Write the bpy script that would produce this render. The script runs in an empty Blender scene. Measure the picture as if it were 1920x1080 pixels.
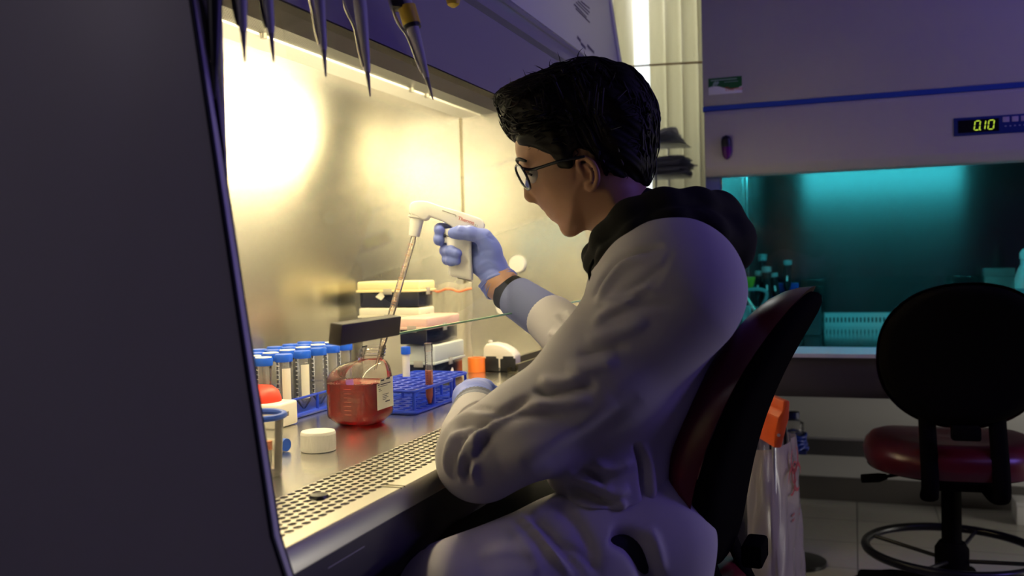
# A researcher at a lit laminar-flow cabinet, dark laboratory behind.
import bpy, bmesh, math, random
import numpy as np
from mathutils import Vector, Matrix
random.seed(7); rng = np.random.default_rng(7)
PI = math.pi
SC = bpy.context.scene
COL = SC.collection

# ------------------------------------------------------------------ camera
FPX = 1770.0; EYE = 1.07
def _cam_axes():
    vp = (1600.0, 472.0); slope = -0.025
    Y = np.array([vp[0]-960, vp[1]-540, FPX]); Y /= np.linalg.norm(Y)
    q = np.array([vp[0]-1000-960, vp[1]-1000*slope-540, FPX])
    up = np.cross(q, Y); up /= np.linalg.norm(up)
    if up[1] > 0: up = -up
    X = np.cross(Y, up); X /= np.linalg.norm(X)
    if X[0] < 0: X = -X
    return np.array([X, Y, up])
CM = _cam_axes(); CO = np.array([0.0, 0.0, EYE])
def _ray(u, v):
    return CM @ np.array([u-960.0, v-540.0, FPX])
def pz(u, v, z): d = _ray(u, v); return Vector(CO + d*(z-EYE)/d[2])
def py_(u, v, y): d = _ray(u, v); return Vector(CO + d*y/d[1])
def px_(u, v, x): d = _ray(u, v); return Vector(CO + d*x/d[0])
def pd(u, v, dep): return Vector(CO + _ray(u, v)/FPX*dep)
R_ = Vector(CM[:, 0]); U_ = Vector(-CM[:, 1]); F_ = Vector(CM[:, 2])

cam_d = bpy.data.cameras.new('camera'); cam = bpy.data.objects.new('camera', cam_d); COL.objects.link(cam)
cam_d.sensor_width = 36; cam_d.lens = FPX/1920*36; cam_d.clip_start = 0.02
m3 = Matrix((R_, U_, -F_)).transposed()
cam.matrix_world = Matrix.Translation(Vector(CO)) @ m3.to_4x4()
cam_d.dof.use_dof = True; cam_d.dof.focus_distance = 1.6; cam_d.dof.aperture_fstop = 4.5
SC.camera = cam
vs = SC.view_settings; vs.view_transform = 'Standard'; vs.look = 'None'; vs.gamma = 1; vs.exposure = 0
vs.use_curve_mapping = False

# ------------------------------------------------------------------ materials
def mat(name, col, rough=.5, metal=0., spec=.5, trans=0., ior=1.45, emit=None, es=0., bump=None, aniso=0., arot=0.,
        coat=0., sheen=0., vary=None, sub=0., wave=None):
    m = bpy.data.materials.new(name); m.use_nodes = True
    nt = m.node_tree; b = nt.nodes['Principled BSDF']; I = b.inputs
    I['Base Color'].default_value = (*col, 1); I['Roughness'].default_value = rough; I['Metallic'].default_value = metal
    I['Specular IOR Level'].default_value = spec; I['Transmission Weight'].default_value = trans; I['IOR'].default_value = ior
    I['Coat Weight'].default_value = coat; I['Sheen Weight'].default_value = sheen; I['Sheen Roughness'].default_value = .6
    if sub: I['Subsurface Weight'].default_value = sub; I['Subsurface Radius'].default_value = (.01, .004, .002)
    if emit: I['Emission Color'].default_value = (*emit, 1); I['Emission Strength'].default_value = es
    tc = nt.nodes.new('ShaderNodeTexCoord')
    if aniso:
        I['Anisotropic'].default_value = aniso; I['Anisotropic Rotation'].default_value = arot
        t = nt.nodes.new('ShaderNodeTangent'); t.direction_type = 'RADIAL'; t.axis = 'Z'
        nt.links.new(t.outputs[0], I['Tangent'])
    if bump:
        n = nt.nodes.new('ShaderNodeTexNoise'); n.inputs['Scale'].default_value = bump[0]; n.inputs['Detail'].default_value = 4
        mp = nt.nodes.new('ShaderNodeMapping'); mp.inputs['Scale'].default_value = bump[2] if len(bump) > 2 else (1, 1, 1)
        bp = nt.nodes.new('ShaderNodeBump'); bp.inputs['Strength'].default_value = bump[1]; bp.inputs['Distance'].default_value = bump[3] if len(bump) > 3 else .002
        nt.links.new(tc.outputs['Object'], mp.inputs[0]); nt.links.new(mp.outputs[0], n.inputs['Vector'])
        nt.links.new(n.outputs['Fac'], bp.inputs['Height']); nt.links.new(bp.outputs[0], I['Normal'])
    if vary:   # (scale, amount, stretch): slow mottling of the colour
        n = nt.nodes.new('ShaderNodeTexNoise'); n.inputs['Scale'].default_value = vary[0]; n.inputs['Detail'].default_value = 3
        mp = nt.nodes.new('ShaderNodeMapping'); mp.inputs['Scale'].default_value = vary[2] if len(vary) > 2 else (1, 1, 1)
        mx = nt.nodes.new('ShaderNodeMix'); mx.data_type = 'RGBA'
        a = vary[1]
        mx.inputs[6].default_value = (*[c*(1-a) for c in col], 1); mx.inputs[7].default_value = (*[min(1, c*(1+a)) for c in col], 1)
        nt.links.new(tc.outputs['Object'], mp.inputs[0]); nt.links.new(mp.outputs[0], n.inputs['Vector'])
        nt.links.new(n.outputs['Fac'], mx.inputs[0]); nt.links.new(mx.outputs[2], I['Base Color'])
    return m

def clear(name, tint=(1, 1, 1), body=(.9, .9, .9), k=.12, rough=.05, fres=1.45):
    """thin clear or milky plastic / glass sheet: see-through, with a share k of body and a gloss that grows to the rim"""
    m = bpy.data.materials.new(name); m.use_nodes = True; nt = m.node_tree
    for n in list(nt.nodes): nt.nodes.remove(n)
    out = nt.nodes.new('ShaderNodeOutputMaterial')
    tr = nt.nodes.new('ShaderNodeBsdfTransparent'); tr.inputs[0].default_value = (*tint, 1)
    df = nt.nodes.new('ShaderNodeBsdfTranslucent'); df.inputs[0].default_value = (*body, 1)
    d2 = nt.nodes.new('ShaderNodeBsdfDiffuse'); d2.inputs[0].default_value = (*body, 1)
    md = nt.nodes.new('ShaderNodeMixShader'); nt.links.new(df.outputs[0], md.inputs[1]); nt.links.new(d2.outputs[0], md.inputs[2])
    gl = nt.nodes.new('ShaderNodeBsdfGlossy'); gl.inputs['Roughness'].default_value = rough
    fr = nt.nodes.new('ShaderNodeFresnel'); fr.inputs[0].default_value = fres
    m1 = nt.nodes.new('ShaderNodeMixShader'); m1.inputs[0].default_value = k
    m2 = nt.nodes.new('ShaderNodeMixShader')
    nt.links.new(tr.outputs[0], m1.inputs[1]); nt.links.new(md.outputs[0], m1.inputs[2])
    nt.links.new(fr.outputs[0], m2.inputs[0]); nt.links.new(m1.outputs[0], m2.inputs[1]); nt.links.new(gl.outputs[0], m2.inputs[2])
    nt.links.new(m2.outputs[0], out.inputs[0])
    return m

# ------------------------------------------------------------------ mesh building
def frame_of(d):
    d = Vector(d).normalized(); a = Vector((0, 0, 1)) if abs(d.z) < .9 else Vector((1, 0, 0))
    x = a.cross(d).normalized(); y = d.cross(x).normalized(); return x, y, d
class MB:
    def __init__(s): s.v = []; s.f = []; s.mi = []; s.cur = 0
    def add(s, vs_, fs):
        o = len(s.v); s.v += [tuple(v) for v in vs_]; s.f += [[i+o for i in f] for f in fs]; s.mi += [s.cur]*len(fs); return s
    def bm(s, b):
        b.verts.ensure_lookup_table(); b.verts.index_update()
        s.add([v.co[:] for v in b.verts], [[v.index for v in f.verts] for f in b.faces]); b.free(); return s
    def obox(s, c, ax, h, bev=0, seg=2):
        c = Vector(c); ax = [Vector(a).normalized() for a in ax]
        b = bmesh.new(); bmesh.ops.create_cube(b, size=2)
        M = Matrix((ax[0]*h[0], ax[1]*h[1], ax[2]*h[2])).transposed().to_4x4(); M.translation = c
        bmesh.ops.transform(b, matrix=M, verts=b.verts)
        if bev: bmesh.ops.bevel(b, geom=b.edges[:], offset=bev, segments=seg, profile=.5, affect='EDGES')
        return s.bm(b)
    def box(s, x0, x1, y0, y1, z0, z1, bev=0, seg=2):
        return s.obox(((x0+x1)/2, (y0+y1)/2, (z0+z1)/2), ((1, 0, 0), (0, 1, 0), (0, 0, 1)), (abs(x1-x0)/2, abs(y1-y0)/2, abs(z1-z0)/2), bev, seg)
    def tube(s, pts, r, n=14, cap=True, ell=None, closed=False, up=None):
        pts = [Vector(p) for p in pts]; k = len(pts)
        if not isinstance(r, (list, tuple)): r = [r]*k
        T = []
        for i in range(k):
            a = pts[(i-1) % k] if (i > 0 or closed) else pts[i]; b = pts[(i+1) % k] if (i < k-1 or closed) else pts[i]
            T.append((b-a).normalized())
        x, y, _ = frame_of(T[0])
        if up is not None:
            x = Vector(up); x = (x - T[0]*x.dot(T[0])).normalized(); y = T[0].cross(x)
        V = []
        for i in range(k):
            if i: 
                x = (x - T[i]*x.dot(T[i])).normalized(); y = T[i].cross(x)
            ea, eb = ell if ell else (1, 1)
            for j in range(n):
                a = 2*PI*j/n; V.append(pts[i] + (x*math.cos(a)*ea + y*math.sin(a)*eb)*r[i])
        F = []
        for i in range(k if closed else k-1):
            i2 = (i+1) % k
            for j in range(n): F.append([i*n+j, i*n+(j+1) % n, i2*n+(j+1) % n, i2*n+j])
        if cap and not closed: F.append(list(range(n))[::-1]); F.append([(k-1)*n+j for j in range(n)])
        return s.add(V, F)
    def lathe(s, prof, c=(0, 0, 0), d=(0, 0, 1), n=32, cap=True, sq=None):
        x, y, z = frame_of(d); c = Vector(c); V = []; F = []
        if Vector(d).normalized().z > .999: x, y = Vector((1, 0, 0)), Vector((0, 1, 0))
        for r, h in prof:
            for j in range(n):
                a = 2*PI*j/n; V.append(c + x*(r*math.cos(a)) + y*(r*math.sin(a)) + z*h)
        for i in range(len(prof)-1):
            for j in range(n): F.append([i*n+j, i*n+(j+1) % n, (i+1)*n+(j+1) % n, (i+1)*n+j])
        if cap:
            if prof[0][0] > 1e-6: F.append(list(range(n))[::-1])
            if prof[-1][0] > 1e-6: F.append([(len(prof)-1)*n+j for j in range(n)])
        return s.add(V, F)
    def cyl(s, p0, p1, r0, r1=None, n=24, bev=0):
        p0 = Vector(p0); p1 = Vector(p1); L = (p1-p0).length; r1 = r0 if r1 is None else r1
        pr = [(r0, 0), (r1, L)] if not bev else [(r0-bev, 0), (r0-.3*bev, .3*bev), (r0, bev), (r1, L-bev), (r1-.3*bev, L-.3*bev), (r1-bev, L)]
        return s.lathe(pr, p0, p1-p0, n)
    def prism(s, poly, c, ax, h0, h1, bev=0, seg=2):
        """polygon in plane (ax[0], ax[1]) about c, extruded along ax[2] from h0 to h1"""
        c = Vector(c); a, b_, d = [Vector(q) for q in ax]
        b = bmesh.new(); vv = [b.verts.new(c + a*p[0] + b_*p[1] + d*h0) for p in poly]
        f = b.faces.new(vv); r = bmesh.ops.extrude_face_region(b, geom=[f])
        bmesh.ops.translate(b, verts=[e for e in r['geom'] if isinstance(e, bmesh.types.BMVert)], vec=d*(h1-h0))
        bmesh.ops.recalc_face_normals(b, faces=b.faces)
        if bev:
            b.normal_update()
            es = [e for e in b.edges if len(e.link_faces) == 2 and e.calc_face_angle(0) > .35]
            bmesh.ops.bevel(b, geom=es, offset=bev, segments=seg, profile=.5, affect='EDGES', clamp_overlap=True)
        return s.bm(b)
    def grid(s, fn, nu, nv, thick=None):
        V = [fn(i/nu, j/nv) for i in range(nu+1) for j in range(nv+1)]
        F = [[i*(nv+1)+j, (i+1)*(nv+1)+j, (i+1)*(nv+1)+j+1, i*(nv+1)+j+1] for i in range(nu) for j in range(nv)]
        return s.add(V, F)
    def ell(s, c, ax, r, nu=20, nv=14):
        c = Vector(c); ax = [Vector(a).normalized() for a in ax]
        b = bmesh.new(); bmesh.ops.create_uvsphere(b, u_segments=nu, v_segments=nv, radius=1)
        M = Matrix((ax[0]*r[0], ax[1]*r[1], ax[2]*r[2])).transposed().to_4x4(); M.translation = c
        bmesh.ops.transform(b, matrix=M, verts=b.verts); return s.bm(b)
def root_offset(o):
    t = Vector((0, 0, 0))
    while o is not None: t += o.location; o = o.parent
    return t
def build(name, mb, m, parent=None, smooth=38, local=False, loc=None):
    if isinstance(mb, MB): V, F, MI = mb.v, mb.f, mb.mi
    else: V, F = mb; MI = None
    off = Vector((0, 0, 0)) if local else (root_offset(parent) if parent is not None else (Vector(loc) if loc is not None else Vector((0, 0, 0))))
    V = np.asarray(V, dtype=float) - np.array(off)
    me = bpy.data.meshes.new(name); me.from_pydata([tuple(v) for v in V], [], [tuple(int(i) for i in f) for f in F])
    ms = m if isinstance(m, (list, tuple)) else [m]
    for q in ms: me.materials.append(q)
    if MI is not None and len(ms) > 1: me.polygons.foreach_set('material_index', MI)
    b = bmesh.new(); b.from_mesh(me); bmesh.ops.recalc_face_normals(b, faces=b.faces); b.to_mesh(me); b.free()
    if smooth:
        me.polygons.foreach_set('use_smooth', [True]*len(me.polygons))
        if smooth < 180: me.set_sharp_from_angle(angle=math.radians(smooth))
    me.update()
    o = bpy.data.objects.new(name, me); COL.objects.link(o)
    if parent is not None: o.parent = parent
    elif loc is not None: o.location = loc
    return o
def tag(o, label, cat, group=None):
    o['label'] = label; o['category'] = cat
    if group: o['group'] = group
    return o
def thing(name, label, cat, loc=(0, 0, 0), rz=0., group=None):
    o = bpy.data.objects.new(name, None); COL.objects.link(o); o.location = loc; o.rotation_euler = (0, 0, rz); o.empty_display_size = .05
    return tag(o, label, cat, group)
def struct(name, mb, m, smooth=38):
    o = build(name, mb, m, smooth=smooth); o['kind'] = 'structure'; return o
def dup(root, loc=None, rz=None, label=None, group=None):
    r = root.copy(); COL.objects.link(r)
    if loc is not None: r.location = loc
    if rz is not None: r.rotation_euler = (0, 0, rz)
    if label: r['label'] = label
    if group: r['group'] = group
    for ch in list(root.children):
        c = ch.copy(); COL.objects.link(c); c.parent = r
        for g in list(ch.children):
            d = g.copy(); COL.objects.link(d); d.parent = c
    return r
def text(name, body, size, o, xd, yd, m, parent, align='CENTER', ext=.0003, shear=0.):
    c = bpy.data.curves.new(name, 'FONT'); c.body = body; c.size = size; c.align_x = align; c.align_y = 'CENTER'; c.extrude = ext; c.shear = shear
    ob = bpy.data.objects.new(name, c); COL.objects.link(ob); c.materials.append(m)
    xd = Vector(xd).normalized(); yd = Vector(yd); yd = (yd - xd*yd.dot(xd)).normalized(); zd = xd.cross(yd)
    M = Matrix((xd, yd, zd)).transposed().to_4x4(); M.translation = Vector(o) - root_offset(parent)
    bpy.context.view_layer.update()
    me = bpy.data.meshes.new_from_object(ob.evaluated_get(bpy.context.evaluated_depsgraph_get())); bpy.data.objects.remove(ob)
    me.transform(M); me.materials.clear(); me.materials.append(m)
    o2 = bpy.data.objects.new(name, me); COL.objects.link(o2); o2.parent = parent
    return o2
def lerp(a, b, t): return a + (b-a)*t
def bez(pts, n):
    """Catmull-Rom through points"""
    P = [Vector(p) for p in pts]; P = [P[0]*2-P[1]] + P + [P[-1]*2-P[-2]]; out = []
    k = len(P)-3
    for i in range(n+1):
        t = i/n*k; s = min(int(t), k-1); t -= s
        a, b, c, d = P[s:s+4]
        out.append(.5*((2*b) + (c-a)*t + (2*a-5*b+4*c-d)*t*t + (3*b-a-3*c+d)*t*t*t))
    return out
# ------------------------------------------------------------------ shared materials
STEEL_B = mat('brushed_steel_wall', (.66, .65, .61), .25, 1, aniso=.87, arot=.25, bump=(40, .05, (14, 14, .4), .0006))
STEEL_T = mat('brushed_steel_top', (.62, .61, .58), .24, 1, bump=(30, .05, (10, .5, 1), .0006))
STEEL_G = mat('steel_grille', (.72, .70, .64), .34, 1)
PAINT = mat('cabinet_paint', (.49, .475, .49), .32, spec=.5)
PAINT2 = mat('cabinet_paint_pale', (.50, .48, .48), .42)
DARKP = mat('side_panel_enamel', (.52, .50, .52), .38, spec=.4, vary=(2.2, .12, (1, 1, .5)))
DARK = mat('dark_void', (.01, .01, .012), .7)
BLACK = mat('black_plastic', (.012, .012, .014), .38)
BROWN = mat('brown_sash_grip', (.075, .058, .045), .5)
WHITE = mat('white_plastic', (.83, .80, .74), .35)
WHITE_S = mat('soft_white', (.86, .84, .80), .6)
GLASS = clear('sash_glass', tint=(.985, 1, .985), body=(.8, .9, .8), k=.015, rough=.0, fres=1.45)
GLASS_E = mat('glass_edge', (.35, .75, .45), .15, spec=.6, emit=None)
PAPER = mat('paper', (.82, .80, .76), .7)
INK = mat('ink', (.04, .04, .06), .6)
BLUEP = mat('blue_enamel', (.03, .085, .42), .35)
WHITE_D = mat('ceiling_diffuser', (.72, .72, .68), .5)

# ------------------------------------------------------------------ the room
floor_m = mat('vinyl_tile', (.52, .49, .44), .28, vary=(6, .10))
nt = floor_m.node_tree; bs = nt.nodes['Principled BSDF']
tcn = nt.nodes.new('ShaderNodeTexCoord'); br = nt.nodes.new('ShaderNodeTexBrick')
br.offset = 0; br.inputs['Scale'].default_value = 1; br.inputs['Brick Width'].default_value = .305; br.inputs['Row Height'].default_value = .305
br.inputs['Mortar Size'].default_value = .0025; br.inputs['Mortar'].default_value = (.14, .13, .12, 1)
br.inputs['Color1'].default_value = (.54, .51, .45, 1); br.inputs['Color2'].default_value = (.48, .46, .41, 1)
nz = nt.nodes.new('ShaderNodeTexNoise'); nz.inputs['Scale'].default_value = 60; nz.inputs['Detail'].default_value = 5
mxn = nt.nodes.new('ShaderNodeMix'); mxn.data_type = 'RGBA'; mxn.blend_type = 'MULTIPLY'; mxn.inputs[0].default_value = .35
nt.links.new(tcn.outputs['Object'], br.inputs['Vector']); nt.links.new(tcn.outputs['Object'], nz.inputs['Vector'])
nt.links.new(br.outputs['Color'], mxn.inputs[6]); nt.links.new(nz.outputs['Color'], mxn.inputs[7]); nt.links.new(mxn.outputs[2], bs.inputs['Base Color'])
WALLM = mat('wall_paint_dimmed', (.20, .20, .20), .7); CEILM = mat('ceiling_paint', (.25, .25, .25), .8); WALLF = mat('wall_paint', (.58, .57, .53), .7)  # side and near walls and ceiling coloured darker to cut bounced light
XL, XR, YN, YF, ZC = -1.42, 2.6, -1.7, 4.28, 2.85
struct('floor', MB().box(XL, XR, YN, YF, -.06, 0), floor_m)
struct('ceiling', MB().box(XL, XR, YN, YF, ZC, ZC+.06), CEILM)
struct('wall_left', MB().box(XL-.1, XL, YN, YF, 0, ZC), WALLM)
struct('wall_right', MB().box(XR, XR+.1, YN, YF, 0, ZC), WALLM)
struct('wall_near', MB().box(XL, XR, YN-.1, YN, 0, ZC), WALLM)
WX0, WX1, WZ0, WZ1 = -1.3, -.475, 1.0, 2.5
wf = MB(); wf.box(XL, WX0, YF, YF+.1, 0, ZC); wf.box(WX1, XR, YF, YF+.1, 0, ZC); wf.box(WX0, WX1, YF, YF+.1, 0, WZ0); wf.box(WX0, WX1, YF, YF+.1, WZ1, ZC)
struct('wall_far', wf, WALLF)
struct('baseboard_far', MB().box(WX0+.1, XR, YF-.014, YF, 0, .10, .003), mat('baseboard_rubber', (.11, .10, .09), .5))
w = MB()
for b_ in ((WX0, WX1, WZ0, WZ0+.05), (WX0, WX1, WZ1-.05, WZ1), (WX0, WX0+.05, WZ0, WZ1), (WX1-.05, WX1, WZ0, WZ1)):
    w.box(b_[0], b_[1], YF+.02, YF+.07, b_[2], b_[3], .004)
win = struct('window_1', w, mat('window_frame', (.5, .5, .5), .4))
wp = build('pane', MB().box(WX0+.05, WX1-.05, YF+.04, YF+.046, WZ0+.05, WZ1-.05), GLASS, win)

# daylight
W = bpy.data.worlds.new('daylight'); SC.world = W; W.use_nodes = True
bg = W.node_tree.nodes['Background']; bg.inputs[0].default_value = (.93, .97, 1, 1); bg.inputs[1].default_value = 1.6

# vertical blind on the window
slat_m = bpy.data.materials.new('blind_vinyl'); slat_m.use_nodes = True; n_ = slat_m.node_tree
b0 = n_.nodes['Principled BSDF']; b0.inputs['Base Color'].default_value = (.80, .77, .66, 1); b0.inputs['Roughness'].default_value = .5
tl = n_.nodes.new('ShaderNodeBsdfTranslucent'); tl.inputs[0].default_value = (.78, .74, .58, 1)
mx_ = n_.nodes.new('ShaderNodeMixShader'); mx_.inputs[0].default_value = .42
n_.links.new(b0.outputs[0], mx_.inputs[1]); n_.links.new(tl.outputs[0], mx_.inputs[2]); n_.links.new(mx_.outputs[0], n_.nodes['Material Output'].inputs[0])
bl = thing('vertical_blind', 'closed cream vertical blind with one bright gap behind the seated person', 'blind', (-.8, 4.17, WZ1+.03))
build('head_rail', MB().box(-1.32, -.475, 4.13, 4.19, WZ1+.0, WZ1+.05, .004), mat('rail', (.6, .6, .56), .4), bl)
def slat(xl, xr, y, ang):
    cx = (xl+xr)/2; hw = (xr-xl)/2
    def fn(i, j):
        t = i*2-1; a = ang
        lx = t*hw; ly = -.021*(1-t*t)
        return Vector((cx+lx*math.cos(a)-ly*math.sin(a), y+lx*math.sin(a)+ly*math.cos(a), WZ0-.06+j*(WZ1-WZ0+.06)))
    mb = MB().grid(fn, 10, 1)
    o = build('slat', mb, slat_m, bl, smooth=180)
    md = o.modifiers.new('s', 'SOLIDIFY'); md.thickness = .0012
# edges read along the top of the picture at the blind's distance
ed = [py_(u, 60, 4.17).x for u in (1098, 1128, 1158, 1188)]
ed2 = [py_(u, 60, 4.17).x for u in (1217, 1247, 1277, 1307, 1337)]
wd = ed[2]-ed[1]
for i, (a, b_) in enumerate(zip(ed[:-1], ed[1:])): slat(a-.016, b_, 4.17, .30)
for k in range(1, 3): slat(ed[0]-wd*k-.016, ed[0]-wd*(k-1), 4.17, .30)
for a, b_ in zip(ed2[:-1], ed2[1:]): slat(a, b_+.016, 4.17, .30)
slat(ed2[-1], min(ed2[-1]+wd+.016, -.478), 4.17, .30)
cd = MB().tube(bez([py_(1150, 128, 4.11), py_(1192, 124, 4.11), py_(1255, 120, 4.11), py_(1330, 116, 4.11)], 12), .0042, 8)
build('ribbon', cd, mat('tan_ribbon', (.42, .20, .07), .7), bl, smooth=180)

# ------------------------------------------------------------------ the working cabinet
S = .78; HY0, HY1 = .796, 2.91; IY0, IY1 = .808, 2.865; IXB = -1.2
hood = thing('biosafety_cabinet', 'lit steel biosafety cabinet the seated person works in, purple front panel', 'cabinet', (-.9, 1.85, 0))
def sash_x(z): return -.571-.139*(z-.97)       # front plane of the sides
side = [(-.530, .12), (-.530, .75), (sash_x(.80), .80), (sash_x(1.25), 1.25), (sash_x(2.1), 2.1), (-1.32, 2.1), (-1.32, .12)]
ax_side = ((1, 0, 0), (0, 0, 1), (0, 1, 0))
build('side_panel', MB().prism(side, (0, HY0, 0), ax_side, 0, IY0-HY0, .004), DARKP, hood)
build('side_panel', MB().prism(side, (0, IY1, 0), ax_side, 0, HY1-IY1, .004), PAINT, hood)
EDGEN = mat('edge_navy', (.012, .013, .030), .45, spec=.2)
ep = [(-.532, .12), (-.532, .75), (sash_x(.80)-.002, .80), (sash_x(1.25)-.002, 1.25), (sash_x(2.1)-.002, 2.1)]
for ya, yb in ((HY0-.001, IY0+.001), (IY1-.001, HY1+.001)):
    build('front_trim', MB().prism([(x+.0012, z) for x, z in ep]+[(x-.003, z) for x, z in ep[::-1]], (0, ya, 0), ax_side, 0, yb-ya), EDGEN if ya < 1 else PAINT, hood)
build('inner_side', MB().box(-1.2, -.60, IY1-.004, IY1-.0005, S, 1.60), STEEL_B, hood)
build('inner_side', MB().box(-1.2, -.60, IY0+.0005, IY0+.004, S, 1.60), STEEL_B, hood)
build('back_wall', MB().box(IXB-.02, IXB, IY0, IY1, S-.02, 1.54), STEEL_B, hood)
# bright return above the back wall, then the perforated diffuser
cove = MB().prism([(-1.2, 1.538), (-1.198, 1.538), (-1.130, 1.54), (-1.130, 1.60), (-1.2, 1.60)], (0, IY0, 0), ax_side, 0, IY1-IY0)
build('ceiling_return', cove, mat('white_return', (.85, .84, .78), .4), hood)
dif_m = mat('perforated_diffuser', (.62, .62, .57), .45, .3)
nt = dif_m.node_tree; tcn = nt.nodes.new('ShaderNodeTexCoord'); vo = nt.nodes.new('ShaderNodeTexVoronoi'); vo.feature = 'F1'; vo.inputs['Scale'].default_value = 160; vo.inputs['Randomness'].default_value = 0
rp = nt.nodes.new('ShaderNodeValToRGB'); rp.color_ramp.elements[0].position = .34; rp.color_ramp.elements[1].position = .42
rp.color_ramp.elements[0].color = (.03, .03, .027, 1); rp.color_ramp.elements[1].color = (.16, .16, .14, 1)
nt.links.new(tcn.outputs['Object'], vo.inputs['Vector']); nt.links.new(vo.outputs['Distance'], rp.inputs[0]); nt.links.new(rp.outputs[0], nt.nodes['Principled BSDF'].inputs['Base Color'])
build('ceiling_diffuser', MB().box(-1.1305, -.66, IY0, IY1, 1.545, 1.56), dif_m, hood)
scm = mat('screw_steel', (.4, .38, .33), .3, 1)
for yy in (1.655, 2.34, 2.44): build('screw', MB().cyl((-1.124, yy, 1.546), (-1.124, yy, 1.534), .007, n=10), scm, hood)
# corner seams of the sheet metal
build('seam', MB().box(IXB, IXB+.004, IY1-.008, IY1-.004, S, 1.54), mat('seam_dark', (.25, .22, .15), .4, 1), hood)
# work surface, grille with open holes, front lip
build('work_surface', MB().box(IXB, -.682, IY0, IY1, S-.02, S), STEEL_T, hood)
g = MB(); px0, px1 = -.682, -.577; rows = 8; pr = (px1-px0)/rows; pyc = .0172; ncol = int((IY1-IY0)/pyc)
for r in range(rows):
    xa, xb = px0+r*pr, px0+(r+1)*pr; xm = (xa+xb)/2; sh = (r % 2)*.5
    for c in range(-1, ncol):
        ya = IY0+(c+sh)*pyc; yb = ya+pyc
        if ya < IY0-1e-6: ya = IY0; 
        if yb > IY1 or yb-ya < pyc*.9: 
            yb = min(yb, IY1)
            if yb-ya > 1e-4: g.add([(xa, ya, S), (xb, ya, S), (xb, yb, S), (xa, yb, S)], [[0, 1, 2, 3]])
            continue
        ym = (ya+yb)/2; a_, b2 = pr*.40, pyc*.425
        o8 = [(xa, ya), (xm, ya), (xb, ya), (xb, ym), (xb, yb), (xm, yb), (xa, yb), (xa, ym)]
        i8 = []
        for (qx, qy) in o8:
            dx, dy = (qx-xm), (qy-ym); L = math.hypot(dx/a_, dy/b2); i8.append((xm+dx/L, ym+dy/L))
        V = [(x_, y_, S) for x_, y_ in o8] + [(x_, y_, S) for x_, y_ in i8] + [(x_, y_, S-.004) for x_, y_ in i8]
        F = [[k, (k+1) % 8, 8+(k+1) % 8, 8+k] for k in range(8)] + [[8+k, 8+(k+1) % 8, 16+(k+1) % 8, 16+k] for k in range(8)]
        g.add(V, F)
build('front_grille', g, STEEL_G, hood, smooth=20)
build('grille_duct', MB().box(-.69, -.575, IY0, IY1, S-.09, S-.07), DARK, hood)
lip = [(-.578, S), (-.553, S+.0005), (-.549, S-.004), (-.547, S-.028), (-.551, S-.031), (-.578, S-.031)]
build('front_lip', MB().prism(lip, (0, IY0, 0), ax_side, 0, IY1-IY0), STEEL_G, hood)
jn = MB()
for yy in (1.085, 1.095): jn.box(-.579, -.5515, yy, yy+.0012, S-.006, S+.0012)
build('lip_seam', jn, mat('seam_line', (.3, .28, .2), .4, 1), hood)
dp = pz(598, 931, S+.001); build('drain_plug', MB().cyl(dp-Vector((0, 0, .002)), dp+Vector((0, 0, .003)), .0125, .0115, 24, .001), BLACK, hood)
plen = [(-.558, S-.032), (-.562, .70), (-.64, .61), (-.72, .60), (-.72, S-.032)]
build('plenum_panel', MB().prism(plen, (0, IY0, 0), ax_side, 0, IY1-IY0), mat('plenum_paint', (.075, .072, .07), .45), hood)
lb = [px_(u, v, -.566) for u, v in ((598, 1008), (664, 990), (675, 1025), (606, 1066))]
nrm = Vector((1, 0, .05))
sk = MB().add([p+nrm*.006 for p in lb]+[p+nrm*.0065 for p in lb], [[0, 1, 2, 3], [4, 5, 6, 7], [0, 1, 5, 4], [1, 2, 6, 5], [2, 3, 7, 6], [3, 0, 4, 7]])
st = build('sticker', sk, mat('sticker_grey', (.30, .28, .30), .5), hood)
ln = MB(); ex = (lb[1]-lb[0]); ey = (lb[3]-lb[0])
for a0, a1, b_ in ((.15, .5, .3), (.15, .62, .62), (.70, .86, .3), (.7, .9, .5)):
    p = lb[0]+ex*a0+ey*b_+nrm*.0066; q = lb[0]+ex*a1+ey*b_+nrm*.0066; d = ey*.1
    ln.add([p, q, q+d, p+d], [[0, 1, 2, 3]])
build('print', ln, INK, st)
# upper front: header with a notice, smooth lower panel behind the sash glass, valance underneath
FP = [(-.6465, 1.3925), (-.6655, 1.60), (-.70, 1.60), (-.70, 1.408), (-.744, 1.408), (-.744, 1.4025)]
build('front_panel', MB().prism(FP, (0, IY0, 0), ax_side, 0, IY1-IY0), mat('gloss_front', (.235, .215, .265), .18, spec=.6), hood)
build('valance', MB().prism([(-.6468, 1.3905), (-.6468, 1.3922), (-.745, 1.4022), (-.745, 1.4005)], (0, IY0, 0), ax_side, 0, IY1-IY0), mat('valance_brown', (.036, .028, .026), .6, spec=.1), hood)
hz = 1.602
HD = [(-.664, hz), (-.664-.05, 2.0), (-.74, 2.0), (-.74, hz)]
build('header_panel', MB().prism(HD, (0, HY0, 0), ax_side, 0, HY1-HY0, .003), PAINT, hood)
build('top_cover', MB().box(-1.32, -.70, HY0, HY1, 2.0, 2.02), PAINT, hood)
build('back_cover', MB().box(-1.32, -1.30, HY0, HY1, .3, 2.0), PAINT, hood)
note = MB()
def hp(y, z): return Vector((-.664-.126*(z-hz)+.0012, y, z))
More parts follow.
